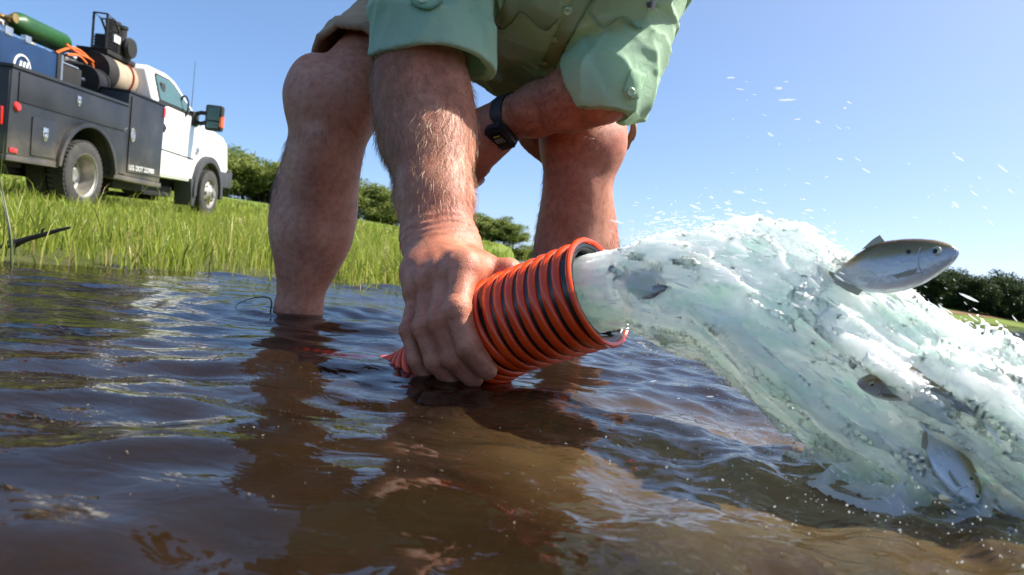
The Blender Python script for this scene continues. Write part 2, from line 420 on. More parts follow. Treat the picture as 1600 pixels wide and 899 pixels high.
man = tag(empty('person', (-.12, 1.17, -.17)), 'person in mint green shirt and khaki shorts bending over to hold the hose', 'person')
def put(name, V, F, mat, parent=man, smooth=True):
    """world-space mesh kept in world coordinates under its parent"""
    o = link(name, npmesh(name, V, F, smooth), mat, parent)
    o.matrix_parent_inverse = root_inv(parent); return o
def root_inv(p):
    M = Matrix.Identity(4); q = p
    if p.type != 'EMPTY': return M                                # such parts already sit in world coordinates
    while q is not None:
        M = Matrix.Translation(q.location) @ M if q.type == 'EMPTY' else M; q = q.parent
    return M.inverted()
# ---- right arm and hand
arm = [('c', Rsh, Rel, .058, .050, .02)]
fa1 = Rel * .62 + Rwr * .38; fa2 = Rel * .28 + Rwr * .72
arm += [('c', Rel, fa1, .049, .052, .03), ('c', fa1, fa2, .052, .042, .02), ('c', fa2, Rwr, .042, .034, .02),
        ('e', Rel * .86 + Rwr * .14 + A3(-.018, -.016, .004), (.036, .038, .075), None, .03),
        ('e', Rel * .7 + Rwr * .3 + A3(.020, .010, 0), (.036, .036, .075), None, .03),
        ('c', Rwr + A3(-.013, 0, .012), Rwr + A3(.016, -.002, .010), .028, .027, .025),
        ('e', Rwr + A3(-.028, .004, .018), (.013, .013, .016), None, .02)]
SF = dict(i=-.117, m=-.138, r=-.160, p=-.181)
RF = dict(i=.0122, m=.0120, r=.0112, p=.0100)
mcp = dict(i=hz(-.119, 31, HR + .017), m=hz(-.140, 33, HR + .018), r=hz(-.161, 35, HR + .0165), p=hz(-.180, 40, HR + .014))
pip = dict(i=hz(-.115, 76, HR + .012), m=hz(-.136, 80, HR + .0125), r=hz(-.159, 80, HR + .012), p=hz(-.182, 77, HR + .011))
dip = dict(i=hz(-.113, 109, HR + .0105), m=hz(-.135, 113, HR + .0105), r=hz(-.158, 112, HR + .0102), p=hz(-.182, 104, HR + .009))
tip = dict(i=hz(-.112, 136, HR + .008), m=hz(-.133, 141, HR + .008), r=hz(-.157, 138, HR + .008), p=hz(-.182, 126, HR + .007))
for f in 'imrp':
    arm += [('c', Rwr + (mcp[f] - Rwr) * .12, mcp[f], .021, .0135, .022)]
arm += [('e', (Rwr + mcp['m'] + mcp['r']) / 3 + A3(0, .006, -.004), (.034, .034, .020), None, .03)]
for f in 'imrp':
    k = RF[f]; kb = .0035
    arm += [('c', mcp[f], pip[f], k * 1.04, k * .95, .0045), ('c', pip[f], dip[f], k * .99, k * .9, kb), ('c', dip[f], tip[f], k * .9, k * .78, kb),
            ('e', mcp[f] + NU * .001, (k * 1.15,) * 3, None, .008), ('e', pip[f], (k * 1.06,) * 3, None, .004)]
tb, tm, ti, tt = Rwr + A3(.020, .004, -.006), hz(-.140, -14, HR + .019), hz(-.113, -27, HR + .0135), hz(-.098, -46, HR + .010)
arm += [('c', tb, tm, .021, .0155, .018), ('c', tm, ti, .0135, .0125, .008), ('c', ti, tt, .0125, .0095, .006), ('e', ti, (.0135,) * 3, None, .006),
        ('c', tm, mcp['i'], .010, .011, .022)]
fing = [(mcp[f], pip[f]) for f in 'imrp']
crease = [(pip[f], nrm(dip[f] - mcp[f])) for f in 'imrp'] + [(ti, nrm(tt - tm))]
fd = nrm(Rwr - Rel)
def f_arm(P):
    d = sdf_eval(P, arm)
    d = np.maximum(d, HR * .96 - np.linalg.norm((P - MOUTH) - ((P - MOUTH) @ AX)[:, None] * AX, axis=1) - 1e3 * ((P - MOUTH) @ AX > .05) * 0)
    for c, ax in crease:                                         # knuckle creases
        q = P - c; t = q @ ax; rr = np.linalg.norm(q, axis=1)
        w = np.exp(-(rr / .012) ** 2)
        d = d + .0007 * w * np.cos(t / .0010)
    q = P - (Rwr + A3(0, 0, .022)); t = q @ fd                     # wrist creases
    w = np.exp(-(t / .016) ** 2); d = d + w * near(d, .012, lambda p: .0008 * np.sin(((p - Rwr - A3(0, 0, .022)) @ fd) / .0014 + 2 * noise3(p * 40, 3)), P)
    # tendons on the back of the hand, veins on the forearm
    for f in 'imr':
        a, b_ = Rwr + (mcp[f] - Rwr) * .35, mcp[f]
        ab = b_ - a; tt_ = np.clip((P - a) @ ab / (ab @ ab), 0, 1); rr = np.linalg.norm(P - a - tt_[:, None] * ab, axis=1)
        d = d - .0012 * np.exp(-((rr - .016) / .010) ** 2) * np.exp(-(((P - a - tt_[:, None] * ab) @ AX) / .004) ** 2)
    return d - near(d, .012, lambda q: .0007 * fbm(q * 30, 2, 8) + .0016 * noise3(q * A3(16, 16, 9), 12), P)
Va, Fa = sdf_mesh(f_arm, (-.26, .60, -.06), (.06, 1.06, .50), .0019)
# ---- everything else
hc, hu, hf = A3(.015, .765, .675), nrm((0, -.955, .295)), nrm((.05, -.29, -.95)); hf = nrm(hf - hu * (hf @ hu)); hs = np.cross(hu, hf)
HM = np.stack([hs, hf, hu], 1)                                   # local side, face, crown axes
def hp(x, y, z): return hc + HM @ A3(x, y, z)
body = [('c', A3(-.06, 1.43, .665), A3(-.03, 1.25, .64), .145, .15, .05), ('c', A3(-.03, 1.25, .64), A3(.0, 1.03, .655), .15, .135, .06),
        ('c', A3(-.10, .985, .65), A3(.12, 1.03, .645), .085, .08, .06), ('c', A3(.01, 1.0, .67), A3(.015, .86, .675), .062, .058, .05),
        ('c', Rsh, Rsh * .45 + Rel * .55, .060, .050, .03),
        ('c', Rhip, Rkn, .104, .062, .04), ('c', Lhip, Lkn, .104, .062, .04)]
def leg(kn, an, sx):
    mid = kn * .52 + an * .48; low = kn * .2 + an * .8
    out = A3(.018 * sx, .020, 0)
    return [('c', kn, kn * .8 + an * .2, .062, .054, .03), ('c', kn * .8 + an * .2, mid, .052, .050, .03), ('c', mid, low, .048, .036, .02), ('c', low, an, .036, .038, .02),
            ('e', kn * .60 + an * .40 + out, (.064, .055, .110), None, .03),
            ('e', kn * .62 + an * .38 + A3(-.022 * sx, .012, -.01), (.038, .040, .085), None, .03),
            ('e', kn + A3(0, -.044, .010), (.031, .026, .035), None, .016), ('e', kn + A3(0, -.036, -.052), (.018, .020, .026), None, .02), ('c', kn + A3(0, -.036, -.06), mid + A3(-.006 * sx, -.032, 0), .018, .014, .03),
            ('e', kn + A3(.035 * sx, -.005, .03), (.034, .04, .05), None, .03), ('e', kn + A3(-.036 * sx, -.005, .03), (.034, .04, .05), None, .03),
            ('c', an + A3(0, .03, -.05), an + A3(0, -.09, -.055), .036, .036, .03), ('c', an + A3(0, -.09, -.055), an + A3(.008 * sx, -.17, -.07), .036, .026, .03)]
body += leg(Rkn, Ran, -1) + leg(Lkn, Lan, 1)
lf1 = Lel * .7 + Lwr * .3; lf2 = Lel * .35 + Lwr * .65
body += [('c', Lsh, Lel, .055, .043, .03), ('c', Lel, lf1, .042, .043, .02), ('c', lf1, lf2, .043, .037, .02), ('c', lf2, Lwr, .038, .031, .02)]
# left hand: hangs loosely, half closed
ld = nrm((-.62, .30, -.72)); ls = nrm(np.cross(ld, (.25, -.9, .3))); ln = np.cross(ls, ld)
def lh(u, v, w): return Lwr + ld * u + ls * v + ln * w
body += [('c', Lwr, lh(.045, 0, 0), .030, .030, .025), ('c', lh(.035, .020, 0), lh(.080, .024, 0), .019, .016, .02), ('c', lh(.035, -.020, 0), lh(.078, -.024, 0), .019, .015, .02), ('c', lh(.03, 0, .004), lh(.08, 0, .004), .022, .018, .02)]
for k, v in enumerate((.033, .011, -.011, -.031)):
    L = (1, 1.08, 1.0, .82)[k]
    a0, a1, a2, a3 = lh(.083, v, 0), lh(.083 + .040 * L, v, -.016), lh(.083 + .050 * L, v, -.040), lh(.083 + .038 * L, v, -.058)
    body += [('c', a0, a1, .0115, .0105, .006), ('c', a1, a2, .0105, .0095, .004), ('c', a2, a3, .0095, .008, .004)]
body += [('c', lh(.02, .025, -.004), lh(.055, .050, -.016), .017, .013, .012), ('c', lh(.055, .050, -.016), lh(.085, .050, -.034), .012, .010, .006)]
# head
body += [('e', hc + hu * .02 - hf * .005, (.078, .098, .095), HM, .02), ('c', hp(0, .045, -.05), hp(0, .05, -.085), .052, .034, .04), ('c', hp(.035, .01, -.06), hp(-.035, .01, -.06), .04, .04, .03),
         ('c', hp(0, .092, .012), hp(0, .116, -.022), .009, .014, .012), ('c', hp(.036, .080, .022), hp(-.036, .080, .022), .016, .016, .016),
         ('e', hp(.045, .068, -.022), (.024, .024, .022), None, .02), ('e', hp(-.045, .068, -.022), (.024, .024, .022), None, .02),
         ('c', hp(.020, .088, -.052), hp(-.020, .088, -.052), .009, .009, .010), ('c', hp(.017, .087, -.063), hp(-.017, .087, -.063), .010, .010, .010),
         ('e', hp(.083, -.008, -.008), (.008, .020, .032), HM, .006), ('e', hp(-.083, -.008, -.008), (.008, .020, .032), HM, .006),
         ('c', hp(0, -.03, -.05), A3(.012, .92, .675), .056, .060, .04)]
def f_body(P):
    d = sdf_eval(P, body)
    for sx in (1, -1): d = np.maximum(d, .014 - np.linalg.norm(P - hp(.032 * sx, .092, .006), axis=1))
    return d - near(d, .016, lambda q: .0010 * noise3(q * 34, 18) + .0026 * noise3(q * A3(13, 13, 7), 22), P)
Vb, Fb = sdf_mesh(f_body, (-.50, .60, -.20), (.34, 1.66, .86), .0052)
V = np.concatenate([Va, Vb]); F = np.concatenate([Fa, Fb + len(Va)])
o_body = put('body', V, F, M_skin)
# ---- eyes, hair
M_eye = pmat('eye_white', (.75, .73, .7), .15, var=.05); M_iris = pmat('iris_blue_grey', (.08, .12, .15), .1)
for sx in (1, -1):
    c = hp(.032 * sx, .083, .006)
    e = MB(); t = bmesh.new(); bmesh.ops.create_uvsphere(t, u_segments=16, v_segments=10, radius=.0125); e._merge(t, Matrix.Translation(c)); o = e.build('eye', M_eye, man); o.matrix_parent_inverse = root_inv(man)
    e = MB(); t = bmesh.new(); bmesh.ops.create_uvsphere(t, u_segments=12, v_segments=8, radius=.0062); e._merge(t, Matrix.Translation(c + hf * .0078)); o2 = e.build('iris', M_iris, o)
def f_hair(P):
    q = (P - hc) @ HM
    d = ell(P, hc + hu * .026 - hf * .012, (.085, .104, .098), HM)
    d = np.maximum(d, (q[:, 1] - .055) - .5 * (q[:, 2] - .05)); d = np.maximum(d, -q[:, 2] - .045 - .0 * q[:, 1])
    return d - .003 * fbm(q * A3(60, 25, 25), 3, 4)
M_hair = pmat('short_grey_hair', (.16, .13, .10), .6, var=.5, scale=140, stretch=(1, .2, .2))
Vh, Fh = sdf_mesh(f_hair, hc - .16, hc + .16, .004)
put('hair', Vh, Fh, M_hair)
# ---- shirt
def slv(a, b): return np.asarray(a, float), np.asarray(b, float)
Rc = A3(-.134, .878, .366); Ru = nrm(Rsh - A3(-.142, .885, .372))    # right cuff centre and sleeve direction
Rcn = nrm((.04, -.13, 1)); Lcc = Lel * .88 + Lwr * .12; Lcn = nrm(nrm(Lel - Lwr) + A3(.1, 0, .55))
torso = [('c', A3(-.06, 1.40, .66), A3(-.02, 1.24, .635), .165, .185, .06), ('c', A3(-.02, 1.24, .635), A3(.005, 1.06, .650), .185, .168, .08),
         ('c', A3(-.10, .985, .655), A3(.12, 1.03, .645), .100, .095, .08), ('e', A3(.055, 1.01, .567), (.155, .175, .124), None, .05)]
rs_ = [('c', Rsh, A3(-.142, .905, .47), .077, .071, .05), ('c', A3(-.142, .905, .47), Rc - nrm(A3(-.142, .905, .47) - Rc) * .05, .0710, .0770, .03)]
ls_ = [('c', Lsh, Lel + A3(.006, -.002, .006), .062, .056, .03), ('c', Lel + A3(.004, -.002, -.004), Lel * .5 + Lwr * .5, .057, .057, .03)]
def wrink(P, seed):
    q = P @ np.stack([nrm((.6, .5, .6)), nrm((-.7, .6, .2)), nrm((-.2, -.6, .75))], 1)
    P = P
    a = noise3(q * A3(6, 24, 10) + .8 * noise3(P * 7, seed + 5)[:, None], seed); c = noise3(q * A3(22, 6, 11) + .8 * noise3(P * 8, seed + 6)[:, None], seed + 1)
    return (1 - np.abs(a)) ** 2.6 * .0075 + (1 - np.abs(c)) ** 2.6 * .0058 + (1 - np.abs(noise3(q * A3(14, 46, 20) + 1.2 * c[:, None], seed + 8))) ** 2.5 * .0020
def f_shirt(P):
    dt = sdf_eval(P, torso)
    t = (P - Rc) @ Rcn; tl = (P - Lcc) @ Lcn
    dr0 = sdf_eval(P, rs_) - .0045 * (1 / (1 + np.exp((t - .058) / .0012))); dl0 = sdf_eval(P, ls_) - .004 * (1 / (1 + np.exp((tl - .045) / .0012)))
    # folds push the outer and the inner face of the cloth together
    dm = np.minimum(np.minimum(dt, dr0), dl0)
    fold = near(dm, .04, lambda q: wrink(q, 60) + .0035 * noise3(q * 13, 71) - .004, P)
    nb_ = np.clip(1 - np.abs(t) / .05, 0, 1) * (np.linalg.norm(P - Rc, axis=1) < .14); nb2 = np.clip(1 - np.abs(tl) / .04, 0, 1) * (np.linalg.norm(P - Lcc, axis=1) < .11)
    fold = fold * (1 - .55 * np.maximum(nb_, nb2))
    dr_ = np.maximum(dr0 - fold, -(t + .010 * np.sin(np.arctan2(P[:, 1] - Rc[1], P[:, 0] - Rc[0]) * 2 + .6)))
    dl = np.maximum(dl0 - fold, -tl)
    d = smin(smin(dt - fold, dr_, .02), dl, .012)
    rax = nrm(A3(-.142, .905, .47) - Rc); inr = cone(P, Rc - rax * .07, Rc + rax * .09, .0700, .063) - fold
    inl = smin(cone(P, Lel * .4 + Lwr * .6, Lel, .0500, .0495), cone(P, Lel, Lel + (Lsh - Lel) * .12, .049, .044), .01) - fold
    d = np.maximum(d, np.where(t < .12, -inr, -1e3)); d = np.maximum(d, np.where((tl < .09) & (tl > -.09), -inl, -1e3))
    d = np.maximum(d, P[:, 1] - 1.43)
    return np.maximum(d, .064 - np.linalg.norm((P - A3(.015, .86, .675))[:, [0, 2]], axis=1) - 1e3 * (P[:, 1] > .95))
Vs, Fs = sdf_mesh(f_shirt, (-.30, .76, .34), (.34, 1.48, .90), .0038)
M_shirt, nt, b = newmat('mint_green_cotton')
nw = noise_node(nt, 9, 4, .6); r1 = ramp(nt, nw.outputs[0], [(.3, (.60, .88, .57)), (.7, (.68, .93, .65))])
nt.links.new(r1.outputs[0], b.inputs['Base Color']); b.inputs['Roughness'].default_value = .85; b.inputs['Specular IOR Level'].default_value = .2; b.inputs['Sheen Weight'].default_value = .15
wv = nt.nodes.new('ShaderNodeTexWave'); wv.inputs['Scale'].default_value = 420; wv.inputs['Distortion'].default_value = 1.5; tc = nt.nodes.new('ShaderNodeTexCoord'); nt.links.new(tc.outputs['Object'], wv.inputs[0])
nf_ = noise_node(nt, 38, 6, .62, .6, stretch=(1, .45, .8)); adm = nt.nodes.new('ShaderNodeMath'); adm.operation = 'MULTIPLY_ADD'; adm.inputs[1].default_value = .12; nt.links.new(wv.outputs[1], adm.inputs[0]); nt.links.new(nf_.outputs[0], adm.inputs[2])
bump(nt, b, adm.outputs[0], .8, .006)
# thin cotton lets some light through
tl_ = nt.nodes.new('ShaderNodeBsdfTranslucent'); nt.links.new(r1.outputs[0], tl_.inputs[0])
mxs = nt.nodes.new('ShaderNodeMixShader'); mxs.inputs[0].default_value = .34; o_ = nt.nodes['Material Output']
nt.links.new(b.outputs[0], mxs.inputs[1]); nt.links.new(tl_.outputs[0], mxs.inputs[2]); nt.links.new(mxs.outputs[0], o_.inputs[0])
o_shirt = put('shirt', Vs, Fs, M_shirt)
# ---- shorts
Rh = Rkn + (Rhip - Rkn) * .20; Lh = Lkn + (Lhip - Lkn) * .13
sh_t = [('c', A3(-.14, 1.42, .66), A3(.03, 1.44, .66), .15, .15, .06), ('c', A3(-.06, 1.35, .65), A3(-.05, 1.45, .66), .16, .16, .05)]
sh_r = [('c', Rhip, Rkn + (Rhip - Rkn) * .1, .118, .094, .05)]
sh_l = [('c', Lhip, Lkn + (Lhip - Lkn) * .02, .118, .084, .05), ('c', Lhip * .5 + Lkn * .5 + A3(-.03, 0, -.02), Lh + A3(-.042, .01, -.050), .09, .052, .05)]
Rn, Ln = nrm(Rhip - Rkn), nrm(nrm(Lhip - Lkn) + A3(.30, .1, .05))
def f_shorts(P):
    d0 = sdf_eval(P, sh_t); tr_ = (P - Rh) @ Rn; tl = (P - Lh) @ Ln
    r0 = sdf_eval(P, sh_r) - .0015 * np.exp(-((tr_ - .012) / .012) ** 8); l0 = sdf_eval(P, sh_l) - .0015 * np.exp(-((tl - .012) / .012) ** 8)
    fold = near(np.minimum(np.minimum(d0, r0), l0), .04, lambda q: .7 * wrink(q, 90) + .004 * noise3(q * 13, 81) - .003, P)
    d = smin(smin(d0 - fold, np.maximum(r0 - fold, -tr_), .04), np.maximum(l0 - fold, -tl), .04)
    ir = cone(P, Rh - Rn * .06, Rh + Rn * .06, .086, .088) - fold
    il = smin(cone(P, Lh - Ln * .06, Lh + Ln * .07, .076, .084), cone(P, Lh + A3(-.042, .01, -.055), Lh + A3(-.02, .03, .03), .045, .06), .03) - fold
    return np.maximum(np.maximum(d, -ir), -il)
Vq, Fq = sdf_mesh(f_shorts, (-.44, 1.02, .18), (.24, 1.66, .86), .0042)
M_shorts = pmat('khaki_twill', (.40, .285, .18), .9, var=.18, scale=20, bmp=.3, bscale=220, bdist=.0015, spec=.15)
put('shorts', Vq, Fq, M_shorts)
# ================================================================== details on the person
from mathutils.bvhtree import BVHTree
bv_shirt = BVHTree.FromPolygons([tuple(v) for v in Vs], [tuple(f) for f in Fs])
def onsurf(p, off=.002, toward=None):
    """point of the shirt met when coming from the front"""
    if toward is not None:
        d = (Vector(p) - Vector(toward)).normalized(); h = bv_shirt.ray_cast(Vector(toward), d)
        if h[0] is not None:
            n = h[1] if h[1].dot(d) < 0 else -h[1]; return h[0] + n * off, n
    l, n, _, _ = bv_shirt.find_nearest(Vector(p)); return l + n * off, n
FRONT = (0, .02, .115)                                            # a point in front of and below the chest
def patch(name, corners, nu_, nv_, off, mat, parent, edge=None, thick=.0016, seam_shade=None):
    """cloth piece laid on the shirt; corners a,b (top edge) c,d (bottom edge)"""
    a, b_, c, d = [A3(*p) for p in corners]; top = []
    for j in range(nv_ + 1):
        for i in range(nu_ + 1):
            u, v = i / nu_, j / nv_
            p = (a * (1 - u) + b_ * u) * (1 - v) + (c * (1 - u) + d * u) * v
            if edge: p = p + (c - a) * edge(u) * v
            q, n = onsurf(p, off + .0012 * math.sin(9 * u + 4 * v) * v, FRONT); top.append(q)
    n1 = len(top); W_ = nu_ + 1
    V = [tuple(q) for q in top]
    ctr = A3(*FRONT)
    V += [tuple(A3(*q) + nrm(A3(*q) - ctr) * thick) for q in V]
    F = []
    for j in range(nv_):
        for i in range(nu_):
            k = j * W_ + i; F.append((k, k + 1, k + W_ + 1, k + W_)); F.append((n1 + k + W_, n1 + k + W_ + 1, n1 + k + 1, n1 + k))
    rim = list(range(W_)) + [j * W_ + nu_ for j in range(1, nv_ + 1)] + [nv_ * W_ + i for i in range(nu_ - 1, -1, -1)] + [j * W_ for j in range(nv_ - 1, 0, -1)]
    for i, k in enumerate(rim):
        m = rim[(i + 1) % len(rim)]; F.append((m, k, n1 + k, n1 + m))
    o = put(name, np.array(V), np.array(F), mat, parent)
    if seam_shade:                                                     # dark tube along the stitched edge, painted as its shadow gap
        line = [top[nv_ * W_ + i] for i in range(W_)] if seam_shade == 'bottom' else [top[j * W_ + nu_] for j in range(nv_ + 1)]
        mb = MB(); mb.tube([q + (Vector(FRONT) - q).normalized() * .0012 for q in line], .0011, 6); so = mb.build('seam_shade', M_seam_shade, o)
    return o
M_seam_shade = pmat('seam_painted_gap_shade', (.16, .30, .17), .8, var=.2, scale=60)  # darker green puts the shadow gap under cloth edges into the colour
man_inv = root_inv(man)
M_button = pmat('pale_green_button', (.42, .62, .36), .3, var=.1, spec=.6)
M_stitch = pmat('shirt_seam_thread', (.33, .60, .40), .8, var=.1)
def button(p, r=.0058):
    q, n = onsurf(p, .004, FRONT)
    m = MB(); m.lathe([(.0, .0018), (r * .62, .0016), (r * .8, .0022), (r, .0010), (r * .96, -.001), (0, -.001)], 20, Matrix.Translation(q) @ n.to_track_quat('Y', 'Z').to_matrix().to_4x4())
    o = m.build('button', M_button, o_shirt)
    m = MB()
    for sx, sy in ((.0012, .0012), (-.0012, .0012), (.0012, -.0012), (-.0012, -.0012)):
        m.cyl((sx, .0015, sy), (sx, .0019, sy), .0006, n=6)
    k = m.build('thread_hole', M_stitch, o); k.matrix_local = Matrix.Translation(q) @ n.to_track_quat('Y', 'Z').to_matrix().to_4x4()
# placket, pocket flaps, buttons
patch('placket', [(0.043, 1.000, 0.526), (0.073, 1.000, 0.529), (-0.000, 1.000, 0.403), (0.025, 1.000, 0.413)], 4, 26, .0030, M_shirt, o_shirt, seam_shade='side')
patch('pocket_flap', [(-0.080, 1.000, 0.526), (0.028, 1.000, 0.538), (-0.070, 1.000, 0.477), (0.023, 1.000, 0.486)], 28, 8, .0060, M_shirt, o_shirt, edge=lambda u: .26 * math.sin(u * 9.4 + .4) + .05, seam_shade='bottom')
patch('pocket_flap', [(0.077, 1.000, 0.543), (0.157, 1.000, 0.541), (0.066, 1.000, 0.497), (0.145, 1.000, 0.488)], 28, 8, .0060, M_shirt, o_shirt, edge=lambda u: .20 * math.sin(u * 9.0 - .6) + .05, seam_shade='bottom')
for p in ((0.021, 1.000, 0.456), (0.035, 1.000, 0.498), (0.008, 1.000, 0.419)): button(p)
# roll-up tab on the right sleeve and button tab on the left cuff
patch('sleeve_tab', [(-0.159, 0.800, 0.440), (-0.121, 0.800, 0.444), (-0.152, 0.800, 0.407), (-0.120, 0.800, 0.411)], 12, 10, .0035, M_shirt, o_shirt, edge=lambda u: .25 * math.sin(u * math.pi), seam_shade='bottom')
button((-0.139, 0.800, 0.410), .0070)
patch('cuff_tab', [(0.128, 0.950, 0.407), (0.149, 0.950, 0.401), (0.120, 0.950, 0.376), (0.142, 0.950, 0.368)], 8, 8, .003, M_shirt, o_shirt, edge=lambda u: .2 * math.sin(u * math.pi))
button((0.131, 0.950, 0.376))
# small woven emblem near the left shoulder
M_lab = pmat('grey_emblem_cloth', (.45, .47, .50), .7, var=.1); M_labd = pmat('dark_emblem_thread', (.05, .05, .07), .7)
e1 = patch('emblem', [(0.138, 1.000, 0.530), (0.162, 1.000, 0.533), (0.136, 1.000, 0.512), (0.158, 1.000, 0.514)], 4, 3, .005, M_lab, o_shirt)
patch('emblem_mark', [(0.144, 1.000, 0.525), (0.152, 1.000, 0.528), (0.145, 1.000, 0.518), (0.152, 1.000, 0.518)], 2, 2, .0072, M_labd, e1)
# ---- wristwatch
wax = nrm(Lwr - Lel); wc = Lwr - wax * .012
wd = A3(-.10, -.62, -.78); wd = nrm(wd - wax * (wd @ wax)); wt = np.cross(wax, wd)
WM = Matrix([[wax[i], wt[i], wd[i], wc[i]] for i in range(3)] + [[0, 0, 0, 1]])    # x along arm, z out through the dial
M_strap = pmat('black_resin_strap', (.018, .018, .02), .45, var=.3, scale=80, spec=.5); M_case = pmat('black_resin_case', (.022, .022, .025), .35, var=.2)
m = MB(); W_ = .0130
prof = [(.0345, -W_), (.0375, -W_ * .9), (.0378, 0), (.0375, W_ * .9), (.0345, W_), (.0345, -W_)]
m.lathe(prof, 40, WM @ Matrix.Rotation(R(-90), 4, 'Z'))
strap = m.build('wristwatch', M_strap, man); strap.matrix_parent_inverse = man_inv; strap['label'] = 'black digital wristwatch on the left wrist'
def oct_(w, h, c): return [(-w + c, -h), (w - c, -h), (w, -h + c), (w, h - c), (w - c, h), (-w + c, h), (-w, h - c), (-w, -h + c)]
ZY = WM @ Matrix(((1, 0, 0, 0), (0, 0, 1, 0), (0, 1, 0, 0), (0, 0, 0, 1)))        # prism y axis -> dial axis
m = MB(); m.prism(oct_(.0215, .0235, .008), .036, .0475, .0015, ZY); m.prism(oct_(.0180, .0190, .0065), .0475, .0490, .0006, ZY)
for a in range(0, 360, 45):
    m.cyl(WM @ Vector((.0172 * math.cos(R(a + 22)), .0185 * math.sin(R(a + 22)), .046)), WM @ Vector((.0172 * math.cos(R(a + 22)), .0185 * math.sin(R(a + 22)), .0488)), .0012, n=8)
for sy in (-.009, .009):
    for sx in (-1, 1): m.cyl(WM @ Vector((.018 * sx, sy, .042)), WM @ Vector((.0215 * sx, sy, .042)), .0018, n=10)
case = m.build('watch_case', M_case, strap)
M_lcd = pmat('lcd_grey_green', (.30, .32, .24), .2, var=.05); M_yel = pmat('yellow_print', (.75, .62, .05), .4, var=.05); M_glass = pmat('watch_glass_black', (.01, .01, .012), .05)
m = MB(); m.prism(oct_(.0118, .0125, .003), .0490, .0496, 0, ZY); m.build('watch_glass', M_glass, strap)
m = MB(); m.prism([(-.009, -.0065), (.009, -.0065), (.009, .0025), (-.009, .0025)], .0496, .0500, 0, ZY); m.build('lcd_screen', M_lcd, strap)
m = MB(); m.prism([(-.007, .0055), (.007, .0055), (.007, .0080), (-.007, .0080)], .0496, .0499, 0, ZY); m.build('dial_print', M_yel, strap)
m = MB()
for x0 in (-.0072, -.0038, .0008, .0042): m.prism([(x0, -.005), (x0 + .0026, -.005), (x0 + .0026, -.0042), (x0 + .0008, -.0042), (x0 + .0008, .0002), (x0 + .0026, .0002), (x0 + .0026, .001), (x0, .001)], .0500, .0501, 0, ZY)
m.build('lcd_segments', M_labd, strap)
# ---- body hair
def hairs(name, V, F, sel, n, flow, length, col, seed, lift=.35, width=.00017):
    rg = np.random.default_rng(seed)
    tri = V[F]; c = tri.mean(1); nr = np.cross(tri[:, 2] - tri[:, 0], tri[:, 3] - tri[:, 1]); ar = np.linalg.norm(nr, axis=1); nr /= ar[:, None] + 1e-12
    w = sel(c) * ar; w /= w.sum(); ix = rg.choice(len(F), n, p=w)
    p = c[ix] + rg.normal(0, .0012, (n, 3)); nn = nr[ix]; p = p - nn * ((p - c[ix]) * nn).sum(1)[:, None]
    fl = flow(p) + rg.normal(0, .33, (n, 3)); fl -= nn * (fl * nn).sum(1)[:, None]; fl /= np.linalg.norm(fl, axis=1)[:, None] + 1e-9
    L = length * rg.uniform(.5, 1.3, n)[:, None]; d0 = fl + nn * lift * rg.uniform(.5, 1.8, n)[:, None]
    p1 = p + d0 * L * .5; p2 = p1 + (fl + nn * .05) * L * .55 + rg.normal(0, .0012, (n, 3))
    sd = np.cross(d0, nn + rg.normal(0, .6, (n, 3))); sd /= np.linalg.norm(sd, axis=1)[:, None]; sd *= width
    VV = np.stack([p - sd, p + sd, p1 - sd * .8, p1 + sd * .8, p2 - sd * .2, p2 + sd * .2], 1).reshape(-1, 3)
    b0 = np.arange(n)[:, None] * 6; FF = np.concatenate([b0 + [0, 1, 3, 2], b0 + [2, 3, 5, 4]])
    m_ = pmat(name + '_fibre', col, .45, var=.4, scale=200)
    o = put(name, VV, FF, m_); o['kind'] = 'stuff'; return o
hairs('forearm_hair', Va, Fa, lambda c: np.clip((c[:, 2] - .145) / .05, 0, 1) * (c[:, 2] < .40) * (.45 + .55 * (c[:, 0] < Rel[0])), 9000, lambda p: np.tile(nrm(Rwr - Rel) + A3(.0, .0, -.1), (len(p), 1)), .015, (.34, .20, .10), 1)
hairs('leg_hair', Vb, Fb, lambda c: (c[:, 2] > .02) * (c[:, 2] < .29) * (c[:, 1] < 1.4) * (np.abs(c[:, 0] + .12) > .12) * (c[:, 0] < .2) * np.clip(.35 + noise3(c * 9, 2), 0, 1), 4800, lambda p: np.tile(A3(.1, .1, -1), (len(p), 1)), .016, (.10, .05, .028), 2, .25, .00022)
hairs('left_forearm_hair', Vb, Fb, lambda c: (np.linalg.norm(c - (Lel + Lwr) / 2, axis=1) < .115) * ((c - Lwr) @ nrm(Lel - Lwr) > .03) * 1., 900, lambda p: np.tile(nrm(Lwr - Lel), (len(p), 1)), .012, (.10, .05, .03), 3)
# ================================================================== fish hose
hose = tag(empty('hose', tuple(MOUTH)), 'orange and black ribbed hose gripped in the hand, water gushing out', 'hose')
ctrl = [MOUTH + AX * s for s in np.linspace(0, -.10, 11)]
tail = np.array([MOUTH - AX * .10, (-.020, .692, .043), (-.046, .713, .014), (-.078, .742, -.022), (-.118, .776, -.048), (-.170, .80, -.056), (-.24, .82, -.059), (-.33, .85, -.066), (-.45, .89, -.085), (-.65, .98, -.11)])
def catmull(P, n):
    P = np.asarray(P, float); P = np.vstack([2 * P[0] - P[1], P, 2 * P[-1] - P[-2]]); out = []
    for i in range(1, len(P) - 2):
        for t in np.linspace(0, 1, n, endpoint=False):
            a, b_, c, d = P[i - 1:i + 3]
            out.append(.5 * (2 * b_ + (c - a) * t + (2 * a - 5 * b_ + 4 * c - d) * t * t + (3 * b_ - a - 3 * c + d) * t ** 3))
    out.append(P[-2]); return np.array(out)
path = np.vstack([np.array(ctrl)[:-1], catmull(tail, 12)])
seg = np.r_[0, np.cumsum(np.linalg.norm(np.diff(path, axis=0), axis=1))]
